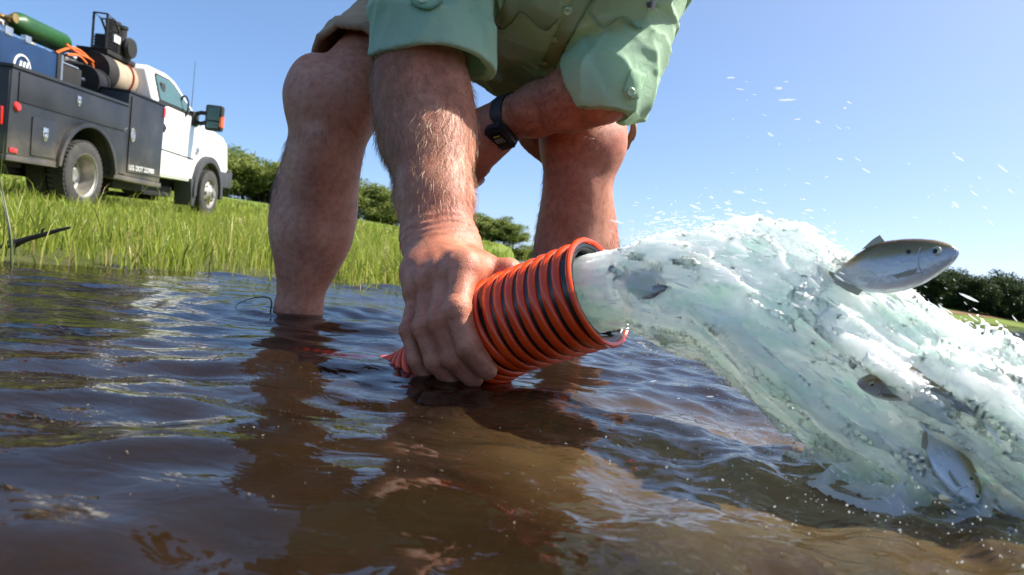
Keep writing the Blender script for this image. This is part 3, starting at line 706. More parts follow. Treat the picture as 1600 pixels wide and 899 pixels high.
tan = np.gradient(path, axis=0); tan /= np.linalg.norm(tan, axis=1)[:, None]
fu = [NU - tan[0] * (NU @ tan[0])]
for t in tan[1:]: u = fu[-1] - t * (fu[-1] @ t); fu.append(u / np.linalg.norm(u))
fu = np.array(fu); fw = np.cross(tan, fu)
def frame(l):
    g = lambda A: np.stack([np.interp(l, seg, A[:, k]) for k in range(3)], -1)
    return g(path), g(fu), g(fw), g(tan)
def loft(rings_l, rings_r, n=56):
    c, u, w, _ = frame(np.asarray(rings_l, float)); th = np.linspace(0, 2 * math.pi, n, endpoint=False)
    V = c[:, None] + np.asarray(rings_r)[:, None, None] * (np.cos(th)[None, :, None] * u[:, None] + np.sin(th)[None, :, None] * w[:, None])
    m = len(c); i = np.arange(m - 1)[:, None]; j = np.arange(n)[None]
    F = np.stack(np.broadcast_arrays(i * n + j, i * n + (j + 1) % n, (i + 1) * n + (j + 1) % n, (i + 1) * n + j), -1).reshape(-1, 4)
    return V.reshape(-1, 3), F
LT = seg[-1]
ls_o = np.linspace(0, LT, 150)
lv = np.concatenate([np.linspace(.22, .0005, 20), [0], ls_o]); rv = np.concatenate([np.full(19, .0425), [.0415], [.0470], np.full(150, .0478)])
V, F = loft(lv, rv); M_hb = pmat('black_rubber_wall', (.012, .013, .013), .22, var=.3, scale=40, spec=.6)
put('hose_wall', V, F, M_hb, hose)
pitch = .0132; turns = LT / pitch; nn = int(turns * 44); th = np.linspace(0, turns * 2 * math.pi, nn); l = th / (2 * math.pi) * pitch + .0035
c, u, w, tg = frame(np.clip(l, 0, LT)); rd = np.cos(th)[:, None] * u + np.sin(th)[:, None] * w
cs = [(a, b_) for a, b_ in ((-.0046, -.0012), (-.0045, .0008), (-.0034, .0025), (-.0012, .0033), (.0012, .0033), (.0034, .0025), (.0045, .0008), (.0046, -.0012))]
V = np.stack([c + tg * a + rd * (.0478 + b_) for a, b_ in cs], 1); k = len(cs)
i = np.arange(nn - 1)[:, None]; j = np.arange(k - 1)[None]
F = np.stack(np.broadcast_arrays(i * k + j, (i + 1) * k + j, (i + 1) * k + j + 1, i * k + j + 1), -1).reshape(-1, 4)
M_or, nt, b = newmat('wet_orange_plastic')
no = noise_node(nt, 60, 4); r1 = ramp(nt, no.outputs[0], [(.3, (.80, .048, .004)), (.7, (.90, .078, .006))]); nt.links.new(r1.outputs[0], b.inputs['Base Color'])
b.inputs['Roughness'].default_value = .16; b.inputs['Coat Weight'].default_value = .15; no2 = noise_node(nt, 240, 3); bump(nt, b, no2.outputs[0], .15, .0008)
put('spiral_rib', V.reshape(-1, 3), F, M_or, hose)
rim = MB(); rim.tube([MOUTH + .0495 * (math.cos(t) * NU + math.sin(t) * NF) for t in np.linspace(0, 2 * math.pi, 64, endpoint=False)], .0027, 10, closed=True)
o = rim.build('mouth_rim', M_or, hose); o.matrix_parent_inverse = root_inv(hose)
# ================================================================== stream of water
HD = nrm(A3(AX[0], AX[1], 0)); HL = A3(HD[1], -HD[0], 0); HL = HL if HL[1] < 0 else -HL
US, UZ = [0, .05, .108, .19, .235, .28, .31, .40, .50], [.134, .158, .166, .148, .124, .098, .082, .03, -.03]
DS, DZ = [0, .05, .10, .135, .165, .2, .24, .29, .5], [.072, .066, .066, .050, .030, .014, .002, -.01, -.06]
WS, WW = [0, .1, .2, .3, .5], [.0345, .046, .056, .066, .085]
def jet_uv(P):
    q = P - MOUTH; s = q @ HD; l = q @ HL
    zu, zd, w = np.interp(s, US, UZ), np.interp(s, DS, DZ), np.interp(s, WS, WW)
    return s, l / w, (P[:, 2] - (zu + zd) / 2) / ((zu - zd) / 2), w, (zu - zd) / 2
def f_jet(P):
    s, a, c, w, h = jet_uv(P)
    d = (np.sqrt(a * a + c * c) - 1) * np.minimum(w, h) * .8
    # inside the mouth the stream is bounded by the hose
    sa = (P - MOUTH) @ AX; rr = np.linalg.norm(P - MOUTH - sa[:, None] * AX, axis=1)
    d = np.where(sa < .0, np.maximum(rr - .0345, -sa - .09), d); blend = np.clip(sa / .05, 0, 1)
    d = d * blend + (1 - blend) * np.maximum(rr - .0345, -sa - .09)
    def det(p):
        s, a, c, w, h = jet_uv(p); amp = np.interp(s, [-.1, 0, .06, .16, .35], [.002, .003, .006, .0105, .0135])
        q = np.stack([s * 13, c * 2.3 + s * 5, a * 2.3], -1); q2 = np.stack([s * 30, c * 6.0 + s * 14, a * 6.0], -1); q3 = np.stack([s * 48, c * 19 + s * 42, a * 19], -1)
        r1 = noise3(q, 101); r2 = (1 - 2 * np.abs(noise3(q2 + r1[:, None] * .8, 102))); r3 = (1 - 2 * np.abs(noise3(q3 + r2[:, None] * .5, 103)))
        low = np.clip(-c * .5 + .2, 0, 1) * np.clip((s - .08) / .08, 0, 1)
        comb = noise3(np.stack([s * 20 + 20 * c * .2, a * 7, s * 3], -1), 107)
        return amp * (1.0 * r1 + .72 * r2 + .30 * r3) - .012 * low * (comb > 0) * comb * 2
    d = d - near(d, .03, det, P)
    # churned skirt where the stream enters the pond
    s, a, c, w, h = jet_uv(P); l = a * w; sp = np.clip(s, .25, .50); ds = np.hypot(s - sp, np.maximum(np.abs(l) - w * .55, 0))
    def sk(p):
        n1 = noise3(p * A3(30, 30, 8), 121); n2 = noise3(p * A3(70, 70, 30), 122); n3 = noise3(p * 140, 123); return (1 - np.abs(n1)) ** 2 * .026 + (1 - np.abs(n2)) ** 2 * .012 + .004 * n3
    hk = near(P[:, 2] - .01, .05, sk, P) * np.exp(-(ds / .038) ** 2) - .004
    return smin(d, np.maximum(P[:, 2] - hk, -.03 - P[:, 2]) * .6, .012)
Vj, Fj = sdf_mesh(f_jet, (.0, .24, -.02), (.54, .74, .21), .0024)
keep = Vj[Fj].mean(1)[:, 2] > -.002
Fj = Fj[keep]
M_jet = bpy.data.materials.new('aerated_rushing_water'); M_jet.use_nodes = True; nt = M_jet.node_tree; b = nt.nodes['Principled BSDF']; out = nt.nodes['Material Output']
b.inputs['Base Color'].default_value = (.86, .97, .93, 1); b.inputs['Roughness'].default_value = .06; b.inputs['IOR'].default_value = 1.33; b.inputs['Transmission Weight'].default_value = .95
geo = nt.nodes.new('ShaderNodeNewGeometry')
mp = nt.nodes.new('ShaderNodeMapping'); mp.vector_type = 'POINT'; mp.inputs['Rotation'].default_value = (0, R(12), math.atan2(-HD[1], HD[0]) ); nt.links.new(geo.outputs['Position'], mp.inputs[0])
ns1 = noise_node(nt, 26, 5, .62, .8, vec=mp.outputs[0], stretch=(.32, 1, 1)); ns2 = noise_node(nt, 120, 4, .6, .5, vec=mp.outputs[0], stretch=(.25, 1, 1)); ns3 = noise_node(nt, 14, 3, .5, .5, vec=geo.outputs['Position'])
fo = ramp(nt, ns1.outputs[0], [(.30, (.93, .93, .93)), (.45, (1, 1, 1))])
ns4 = noise_node(nt, 34, 5, .6, 1.2, vec=mp.outputs[0], stretch=(.22, 1, 1))
fc = ramp(nt, ns4.outputs[0], [(.36, (.72, .90, .79)), (.50, (.89, .96, .91)), (.64, (.98, .99, .96))])
dif = nt.nodes.new('ShaderNodeBsdfDiffuse'); trl = nt.nodes.new('ShaderNodeBsdfTranslucent'); nt.links.new(fc.outputs[0], dif.inputs[0]); nt.links.new(fc.outputs[0], trl.inputs[0])
sss = nt.nodes.new('ShaderNodeSubsurfaceScattering'); sss.inputs['Scale'].default_value = .05; sss.inputs['Radius'].default_value = (.9, 1, .95); nt.links.new(fc.outputs[0], sss.inputs[0])
mf = nt.nodes.new('ShaderNodeMixShader'); mf.inputs[0].default_value = .25; nt.links.new(sss.outputs[0], mf.inputs[1]); nt.links.new(trl.outputs[0], mf.inputs[2])
gls = nt.nodes.new('ShaderNodeBsdfGlossy'); gls.inputs['Roughness'].default_value = .15
fre = nt.nodes.new('ShaderNodeLayerWeight'); fre.inputs[0].default_value = .25
fm = nt.nodes.new('ShaderNodeMath'); fm.operation = 'MULTIPLY_ADD'; fm.inputs[1].default_value = .16; fm.inputs[2].default_value = .03; nt.links.new(fre.outputs['Facing'], fm.inputs[0])
mg = nt.nodes.new('ShaderNodeMixShader'); nt.links.new(fm.outputs[0], mg.inputs[0]); nt.links.new(mf.outputs[0], mg.inputs[1]); nt.links.new(gls.outputs[0], mg.inputs[2])
trn = nt.nodes.new('ShaderNodeBsdfTransparent'); trn.inputs[0].default_value = (.93, .99, .96, 1)
mclear = nt.nodes.new('ShaderNodeMixShader'); mclear.inputs[0].default_value = .45; nt.links.new(b.outputs[0], mclear.inputs[1]); nt.links.new(trn.outputs[0], mclear.inputs[2])
mfoam = nt.nodes.new('ShaderNodeMixShader'); mfoam.inputs[0].default_value = .22; nt.links.new(mg.outputs[0], mfoam.inputs[1]); nt.links.new(trn.outputs[0], mfoam.inputs[2])
mj = nt.nodes.new('ShaderNodeMixShader'); nt.links.new(fo.outputs[0], mj.inputs[0]); nt.links.new(mclear.outputs[0], mj.inputs[1]); nt.links.new(mfoam.outputs[0], mj.inputs[2]); nt.links.new(mj.outputs[0], out.inputs[0])
bj = bump(nt, b, ns2.outputs[0], .6, .006)
for x_ in (gls, fre): nt.links.new(bj.outputs[0], x_.inputs['Normal'])
tag(link('water_stream', npmesh('water_stream', Vj, Fj), M_jet), 'foaming white-green water gushing from the hose into the pond', 'water stream', kind='stuff')
# ---- droplets and ligaments flung off the stream
M_drop, nt, b = newmat('water_drop'); b.inputs['Base Color'].default_value = (.95, .97, .97, 1); b.inputs['Roughness'].default_value = .05; b.inputs['IOR'].default_value = 1.33
trd = nt.nodes.new('ShaderNodeBsdfTransparent'); trd.inputs[0].default_value = (.97, .99, 1, 1); md = nt.nodes.new('ShaderNodeMixShader'); md.inputs[0].default_value = .5
tdr = nt.nodes.new('ShaderNodeBsdfTranslucent'); tdr.inputs[0].default_value = (.95, .98, .97, 1); me_ = nt.nodes.new('ShaderNodeMixShader'); me_.inputs[0].default_value = .4
nt.links.new(b.outputs[0], me_.inputs[1]); nt.links.new(tdr.outputs[0], me_.inputs[2]); nt.links.new(me_.outputs[0], md.inputs[1]); nt.links.new(trd.outputs[0], md.inputs[2]); nt.links.new(md.outputs[0], nt.nodes['Material Output'].inputs[0])
def drops(name, C, D, rr, ll, mat, label):
    """stretched drops: centres, directions, radii, half-lengths"""
    rings = [(-1, .0), (-.62, .72), (0, 1.), (.62, .72), (1, .0)]; n = 7; k = len(C)
    up = np.where(np.abs(D[:, 2:3]) < .9, [[0, 0, 1.]], [[1., 0, 0]]); u = np.cross(D, up); u /= np.linalg.norm(u, axis=1)[:, None]; w = np.cross(D, u)
    th = np.linspace(0, 2 * math.pi, n, endpoint=False); VV = []
    for t, q in rings:
        VV.append(C[:, None] + D[:, None] * (t * ll)[:, None, None] + (q * rr)[:, None, None] * (np.cos(th)[None, :, None] * u[:, None] + np.sin(th)[None, :, None] * w[:, None]))
    V = np.stack(VV, 1).reshape(-1, 3); m = len(rings)
    i = np.arange(m - 1)[:, None]; j = np.arange(n)[None]
    f0 = np.stack(np.broadcast_arrays(i * n + j, i * n + (j + 1) % n, (i + 1) * n + (j + 1) % n, (i + 1) * n + j), -1).reshape(-1, 4)
    F = (np.arange(k)[:, None, None] * (m * n) + f0[None]).reshape(-1, 4)
    return tag(link(name, npmesh(name, V, F), mat), label, 'spray', kind='stuff')
rg = np.random.default_rng(11)
N = 6500; s = rg.uniform(.03, .42, N); side = rg.choice([0, 1, 2], N, p=[.34, .44, .22])
zu, zd, w = np.interp(s, US, UZ), np.interp(s, DS, DZ), np.interp(s, WS, WW)
z = np.where(side == 0, zu + rg.exponential(.008, N) - .005, np.where(side == 1, zd - rg.exponential(.010, N) + .008, rg.uniform(0, 1, N) * (zu - zd) + zd))
l = np.where(side == 2, np.sign(rg.normal(size=N)) * w * rg.uniform(.9, 1.25, N), rg.normal(0, .55, N) * w)
hi = (rg.random(N) < .022) & (s > .1) & (s < .36); z = np.where(hi, zu + rg.uniform(.02, .12, N), z)
C = MOUTH * A3(1, 1, 0) + s[:, None] * HD + l[:, None] * HL; C[:, 2] = z
ok = (C[:, 2] > .004) & (by_tile(f_jet, C) > .0006); C, s = C[ok], s[ok]; N = len(C)          # none inside the stream
slope = np.interp(s, [0, .1, .2, .4], [.25, -.1, -.5, -.9])
D = HD[None] + rg.normal(0, .18, (N, 3)); D[:, 2] += slope; D /= np.linalg.norm(D, axis=1)[:, None]
rr = np.clip(rg.lognormal(math.log(.00034), .5, N), .00016, .0010); ll = rr * rg.uniform(1.5, 8, N)
drops('water_spray', C, D, rr, ll, M_drop, 'scattered droplets flying off the water stream')
# churned splash lumps where the stream meets the pond
N = 1500; a = rg.uniform(0, 6.283, N); r_ = np.abs(rg.normal(.10, .05, N)); C = np.stack([IMPACT[0] - .02 + r_ * np.cos(a) * 1.2, IMPACT[1] + r_ * np.sin(a), rg.exponential(.008, N) + .003], -1)
C = C[(np.linalg.norm(C[:, :2], axis=1) > .36) & (by_tile(f_jet, C) > .0006)]; N = len(C)
D = rg.normal(0, 1, (N, 3)); D /= np.linalg.norm(D, axis=1)[:, None]; rr = np.clip(rg.lognormal(math.log(.00024), .45, N), .00012, .0006)
drops('splash_drops', C, D, rr, rr * rg.uniform(1, 2.2, N), M_drop, 'splashing drops and bubbles where the stream hits the pond')
# ================================================================== fish
def fish_mat(name, back, flank):
    m, nt, b = newmat(name)
    tc = nt.nodes.new('ShaderNodeTexCoord'); sp = nt.nodes.new('ShaderNodeSeparateXYZ'); nt.links.new(tc.outputs['Object'], sp.inputs[0])
    n = noise_node(nt, 60, 4, .6); a = nt.nodes.new('ShaderNodeMath'); a.operation = 'MULTIPLY_ADD'; a.inputs[1].default_value = .006; nt.links.new(n.outputs[0], a.inputs[0]); nt.links.new(sp.outputs[2], a.inputs[2])
    mr = nt.nodes.new('ShaderNodeMapRange'); mr.inputs[1].default_value = -.016; mr.inputs[2].default_value = .020; nt.links.new(a.outputs[0], mr.inputs[0])
    r = ramp(nt, mr.outputs[0], [(.05, (.80, .80, .78)), (.35, flank), (.58, tuple(.8 * c for c in flank)), (.68, (.34, .26, .10)), (.85, back)])
    nt.links.new(r.outputs[0], b.inputs['Base Color']); b.inputs['Metallic'].default_value = .3; b.inputs['Roughness'].default_value = .26; b.inputs['Coat Weight'].default_value = .5; b.inputs['Coat Roughness'].default_value = .06
    v = nt.nodes.new('ShaderNodeTexVoronoi'); v.inputs['Scale'].default_value = 330; mp = nt.nodes.new('ShaderNodeMapping'); mp.inputs['Scale'].default_value = (1, .2, 1.15); nt.links.new(tc.outputs['Object'], mp.inputs[0]); nt.links.new(mp.outputs[0], v.inputs['Vector'])
    bump(nt, b, v.outputs['Distance'], .3, .0008)
    return m
M_fish = fish_mat('silver_shad_skin', (.20, .125, .05), (.62, .61, .59)); M_fishb = fish_mat('brown_shad_skin', (.09, .06, .03), (.34, .31, .27))
M_fin, nt, b = newmat('translucent_fin'); b.inputs['Base Color'].default_value = (.50, .44, .30, 1); b.inputs['Roughness'].default_value = .3; b.inputs['Transmission Weight'].default_value = .35
nfn = noise_node(nt, 200, 3, stretch=(.15, 1, 1)); bump(nt, b, nfn.outputs[0], .4, .001)
M_ering = pmat('fish_eye_ring', (.62, .58, .42), .15, .3, var=.1); M_pupil = pmat('fish_pupil', (.01, .008, .006), .03); M_spot = pmat('fish_shoulder_spot', (.012, .012, .014), .3)
M_gill = pmat('fish_gill_cover', (.48, .46, .42), .2, .6, var=.25, scale=90)
XS = [-.40, -.36, -.28, -.18, -.06, .06, .18, .28, .36, .42, .465, .49, .50]
HT = [.034, .042, .074, .115, .152, .170, .164, .148, .122, .092, .060, .034, .012]      # half height
HB = [.034, .042, .084, .138, .186, .208, .198, .168, .128, .092, .058, .030, .012]
WD = [.012, .018, .030, .044, .058, .066, .068, .066, .058, .046, .032, .018, .006]
def build_fish(name, tail, head, up, L, mat, label, bend=0.):
    tail, head = A3(*tail), A3(*head); x = nrm(head - tail); z = A3(*up); z = nrm(z - x * (z @ x)); y = np.cross(z, x); c = (tail + head) / 2
    root = empty(name, mat=Matrix([[x[i], y[i], z[i], c[i]] for i in range(3)] + [[0, 0, 0, 1]]))
    tag(root, label, 'fish', 'fish flying out of the hose')
    bend_ = lambda X: bend * L * (max(0, .1 - X) ** 2) * 3
    xs = np.interp(np.linspace(0, len(XS) - 1, 40), range(len(XS)), XS); n = 24; V = []
    for X in xs:
        ht, hb, w = np.interp(X, XS, HT), np.interp(X, XS, HB), np.interp(X, XS, WD)
        for k in range(n):
            t = 2 * math.pi * k / n; cz = math.cos(t); V.append((X * L, (w * math.copysign(abs(math.sin(t)) ** .85, math.sin(t))) * L + bend_(X), (ht if cz > 0 else hb) * cz * L + .012 * L * (X > .3) * (X - .3) / .2))
    m = len(xs); i = np.arange(m - 1)[:, None]; j = np.arange(n)[None]
    F = np.stack(np.broadcast_arrays(i * n + j, i * n + (j + 1) % n, (i + 1) * n + (j + 1) % n, (i + 1) * n + j), -1).reshape(-1, 4)
    body = link('body', npmesh('body', V, F), mat, root)
    # forked tail, dorsal, anal, pelvic and pectoral fins: thin solid blades
    def fin(nm, poly, y0, t=.006, tilt=0):
        mb = MB(); mb.prism([(p[0] * L, p[1] * L) for p in poly], (y0 - t / 2) * L, (y0 + t / 2) * L, 0)
        o = mb.build(nm, M_fin, root); o.location = (0, bend_(poly[0][0]), 0); o.rotation_euler = (tilt, 0, 0); return o
    fin('tail_fin', [(-.37, .030), (-.45, .08), (-.54, .145), (-.50, .05), (-.47, .0), (-.50, -.06), (-.55, -.16), (-.45, -.09), (-.37, -.030)], 0)
    fin('dorsal_fin', [(.06, .160), (.025, .222), (-.02, .200), (-.06, .170), (-.10, .138)], 0)
    fin('anal_fin', [(-.12, -.155), (-.16, -.190), (-.24, -.145), (-.33, -.07), (-.30, -.05)], 0)
    for sy in (-1, 1):
        fin('pectoral_fin', [(.27, -.075), (.20, -.085), (.10, -.105), (.14, -.120), (.22, -.112), (.26, -.10)], .072 * sy, .004)
        e = MB(); e.lathe([(0, .010 * L), (.018 * L, .0085 * L), (.033 * L, .002 * L), (.034 * L, -.004 * L), (0, -.006 * L)], 24, Matrix.Translation((.385 * L, sy * .050 * L, .030 * L)) @ Matrix.Rotation(0 if sy > 0 else math.pi, 4, 'X') @ Matrix.Rotation(R(12), 4, 'Z'))
        eye = e.build('eye', M_ering, root)
        e = MB(); e.lathe([(0, .0155 * L), (.010 * L, .0135 * L), (.018 * L, .0075 * L), (0, .004 * L)], 18, Matrix.Translation((.385 * L, sy * .050 * L, .030 * L)) @ Matrix.Rotation(0 if sy > 0 else math.pi, 4, 'X') @ Matrix.Rotation(R(12), 4, 'Z'))
        e.build('pupil', M_pupil, eye)
        e = MB(); t = bmesh.new(); bmesh.ops.create_uvsphere(t, u_segments=12, v_segments=8, radius=1); e._merge(t, Matrix.Translation((.225 * L, sy * .064 * L, .050 * L)) @ Matrix.Diagonal((.016 * L, .006 * L, .016 * L, 1)))
        e.build('shoulder_spot', M_spot, root)
        # gill cover: a raised curved plate edge behind the eye
        pts = []
        for t in np.linspace(-1.15, 1.15, 14):
            X = .285 - .035 * math.cos(t) + .03; zz = -.02 + .098 * math.sin(t)
            w = np.interp(X, XS, WD); hh = np.interp(X, XS, HT if zz > 0 else HB)
            pts.append((X * L, sy * w * L * max(.1, 1 - (zz / hh) ** 2) ** .43, zz * L))
        e = MB(); e.tube(pts, .0045 * L, 6); e.build('gill_cover_edge', M_gill, root)
    mb = MB(); mb.tube([(.498 * L, 0, .016 * L), (.47 * L, -.026 * L, -.012 * L), (.43 * L, -.040 * L, -.034 * L)], .0035 * L, 6); mb.tube([(.498 * L, 0, .016 * L), (.47 * L, .026 * L, -.012 * L), (.43 * L, .040 * L, -.034 * L)], .0035 * L, 6); mb.build('jaw', M_gill, root)
    return root
build_fish('fish', (.2085, .474, .1350), (.2600, .4140, .1525), (.11, .05, 1), .092, M_fish, 'silver fish leaping clear above the water stream, facing right', .25)
build_fish('fish', (.0980, .590, .1160), (.1185, .526, .1125), (.45, -.1, .9), .064, M_fishb, 'dark brown fish half hidden in the stream near the hose mouth', -.5)
build_fish('fish', (.2800, .418, .0755), (.2190, .421, .0685), (.1, -.45, .85), .062, M_fish, 'silver fish facing left, shining halfway down the stream', .6)
build_fish('fish', (.2620, .418, .0560), (.2800, .391, .0090), (.95, .1, .45), .062, M_fish, 'silver fish plunging nose-down at the foot of the stream', .3)
# ================================================================== service truck
TD = A3(-.0625, .9969, .0480); TD = nrm(TD); TN = nrm(A3(TD[1], -TD[0], 0)); TU = np.cross(TN, TD)
TO = A3(-5.266, 8.25, .644) - TU * .41 - TN * 1.19
truck = empty('service_truck', mat=Matrix([[TD[i], -TN[i], TU[i], TO[i]] for i in range(3)] + [[0, 0, 0, 1]]))
tag(truck, 'white work truck with black utility body parked on the grass', 'truck')
M_white = pmat('white_truck_paint', (.78, .77, .73), .22, var=.04, scale=3, coat=.6); M_blk, nt, b = newmat('dusty_black_body_paint')
n1 = noise_node(nt, 2.2, 6, .65); n2 = noise_node(nt, 30, 4, .7); tc = nt.nodes.new('ShaderNodeTexCoord'); sp = nt.nodes.new('ShaderNodeSeparateXYZ'); nt.links.new(tc.outputs['Object'], sp.inputs[0])
mr = nt.nodes.new('ShaderNodeMapRange'); mr.inputs[1].default_value = 1.0; mr.inputs[2].default_value = .45; nt.links.new(sp.outputs[2], mr.inputs[0])
ml = nt.nodes.new('ShaderNodeMath'); ml.operation = 'MULTIPLY_ADD'; ml.inputs[1].default_value = .45; nt.links.new(mr.outputs[0], ml.inputs[0]); nt.links.new(n1.outputs[0], ml.inputs[2])
r1 = ramp(nt, ml.outputs[0], [(.35, (.013, .014, .017)), (.7, (.032, .032, .033)), (1., (.13, .11, .085))]); nt.links.new(r1.outputs[0], b.inputs['Base Color']); b.inputs['Roughness'].default_value = .42; bump(nt, b, n2.outputs[0], .05, .002)
M_chas = pmat('chassis_black', (.012, .011, .010), .8, var=.4, scale=6); M_flare = pmat('textured_black_plastic', (.045, .046, .05), .65, var=.15, scale=40)
M_tyre = pmat('worn_tyre_rubber', (.045, .042, .038), .85, var=.3, scale=14, bmp=.3, bscale=60, bdist=.004); M_rim = pmat('dusty_aluminium_rim', (.42, .39, .34), .45, .7, var=.3, scale=8)
M_chrome = pmat('dull_chrome', (.62, .60, .56), .25, .9, var=.15); M_red = pmat('red_reflector', (.60, .03, .02), .25, var=.1, coat=.5); M_ora = pmat('amber_signal_lens', (.85, .12, .01), .2, var=.1, coat=.5)
M_glassT, nt, b = newmat('tinted_window'); b.inputs['Base Color'].default_value = (.30, .55, .60, 1); b.inputs['Roughness'].default_value = .02; b.inputs['Transmission Weight'].default_value = .75; b.inputs['IOR'].default_value = 1.1
M_int = pmat('dark_cab_interior', (.03, .032, .036), .8); M_lett = pmat('white_lettering', (.8, .8, .78), .5, var=.03)
YS = -1.20                                                        # outer right side
def arc(cx, cz, r, a0, a1, n): return [(cx + r * math.cos(R(a)), cz + r * math.sin(R(a))) for a in np.linspace(a0, a1, n)]
m = MB()
for sy in (-.42, .34): m.box(-1.35, 5.0, sy, sy + .08, .46, .62)
m.box(-.10, .10, -.85, .85, .36, .52, .04); m.box(4.08, 4.24, -.85, .85, .38, .50, .04)
t = bmesh.new(); bmesh.ops.create_uvsphere(t, u_segments=16, v_segments=10, radius=.2); m._merge(t, Matrix.Translation((0, .05, .42)))
m.box(1.1, 2.0, -.95, -.45, .30, .52, .05); m.box(2.3, 3.3, -.80, -.45, .26, .44, .05); m.box(-1.38, -.7, -.9, .9, .40, .52, .02); m.box(2.0, 4.6, -.5, .5, .42, .9, .05)
m.cyl((-1.3, -.62, .36), (2.6, -.62, .36), .045, n=10); m.cyl((3.2, -.6, .22), (3.2, .6, .22), .04, n=8)
m.build('chassis', M_chas, truck)
# ---- utility body
side = [(-1.42, .52), (-1.40, 1.375), (.885, 1.395), (.885, .50)] + arc(0, .41, .60, 9, 171, 20)
m = MB()
for y0, y1 in ((YS, -.72), (.72, -YS)): m.prism(side, y0, y1, .012); 
m.box(-1.40, 1.93, -.72, .72, .72, .80); m.box(-1.415, -1.37, -1.185, 1.185, .52, 1.36, .01)
for y0, y1 in ((YS + .004, -.70), (.70, -YS - .004)): m.prism([(.89, .49), (.885, 1.585), (1.94, 1.585), (1.92, .46)], y0, y1, .014)
m.box(1.86, 1.935, -.70, .70, .72, 1.70, .01)
m.build('utility_body', M_blk, truck)
m = MB(); m.prism([(-1.44, .455), (-1.43, .515), (-.585, .515), (-.585, .455)], YS - .012, YS + .20, .006); m.build('sill_step', M_blk, truck)
m = MB(); m.prism([(.60, .43), (.60, .492), (1.94, .455), (1.94, .39)], YS - .012, YS + .20, .006)
m.build('sill_step', M_blk, truck)
m = MB(); m.prism([(-1.41, 1.375), (-1.41, 1.41), (.87, 1.43), (.87, 1.395)], YS - .015, -.70, .006); m.prism([(.875, 1.585), (.87, 1.615), (1.95, 1.615), (1.95, 1.585)], YS - .012, -.69, .006); m.build('top_rail', M_blk, truck)
def flare(cx, r, w, t, a0, a1, y0, y1, mat, name):
    mb = MB(); mb.prism(arc(cx, .41, r + w, a0, a1, 24) + arc(cx, .41, r, a1, a0, 24), y0, y1, t); return mb.build(name, mat, truck)
flare(0, .575, .055, .012, 6, 174, YS - .05, YS + .03, M_blk, 'wheel_arch')
def panel(name, x0, x1, z0, z1, dz=0., gap=.012, y=YS):
    mb = MB(); mb.prism([(x0, z0), (x0 + dz * 0, z1), (x1, z1), (x1, z0)], y - .012, y - .001, .004); return mb.build(name, M_blk, truck)
hatch = panel('compartment_door', -1.06, -.645, .545, .945); tall = panel('compartment_door', .935, 1.885, .545, 1.545); longp = panel('compartment_door', -1.30, .80, 1.06, 1.355)
def latch(x, z, s, par, y):
    mb = MB(); mb.prism([(x - .045 * s, z + .07 * s), (x + .045 * s, z + .07 * s), (x + .045 * s, z - .02 * s), (x + .02 * s, z - .075 * s), (x - .02 * s, z - .075 * s), (x - .045 * s, z - .02 * s)], y - .008, y, .003)
    mb.lathe([(.022 * s, -.012), (.030 * s, -.008), (.030 * s, .0), (0, 0)], 18, Matrix.Translation((x, y - .008, z - .02 * s)))
    o = mb.build('latch', M_chrome, par)
    mb = MB(); mb.prism([(x - .028 * s, z + .02 * s), (x + .028 * s, z + .02 * s), (x + .028 * s, z - .012 * s), (x - .028 * s, z - .012 * s)], y - .0125, y - .008, 0); mb.build('latch_recess', M_chas, par)
latch(-.845, .79, 1.0, hatch, YS - .012); latch(-.27, 1.255, .8, longp, YS - .012)
mb = MB(); mb.tube([(.995 + .045 * math.cos(t), YS - .02, 1.04 + .085 * math.sin(t)) for t in np.linspace(0, 6.283, 20, endpoint=False)], .011, 8, closed=True); mb.box(.975, 1.015, YS - .026, YS - .012, .99, 1.09, .004); mb.build('latch', M_chrome, tall)
MT = Matrix.Translation((.965, YS - .0135, .575)) @ Matrix.Rotation(R(90), 4, 'X')
t = text_obj('lettering', 'U.S. DOT 223900', .098, M_lett, tall, MT)
def marker(name, x0, x1, z0, z1, mat, y=YS - .013):
    mb = MB(); mb.box(x0, x1, y - .010, y, z0, z1, .003); return mb.build(name, mat, truck)
marker('reflector', 1.845, 1.905, 1.42, 1.56, M_red); marker('reflector', -1.39, -1.27, .54, .585, M_red, YS - .002)
mb = MB(); mb.lathe([(0, -.03), (.035, -.026), (.048, -.012), (.05, 0), (0, 0)], 18, Matrix.Translation((-1.31, YS - .001, 1.0))); mb.build('marker_lamp', M_red, truck)
mb = MB(); mb.box(-1.445, -1.412, -1.15, -1.0, .80, .98, .008); mb.build('tail_lamp', M_red, truck)
mb = MB(); mb.box(-1.445, -1.412, 1.0, 1.15, .80, .98, .008); mb.build('tail_lamp', M_red, truck)
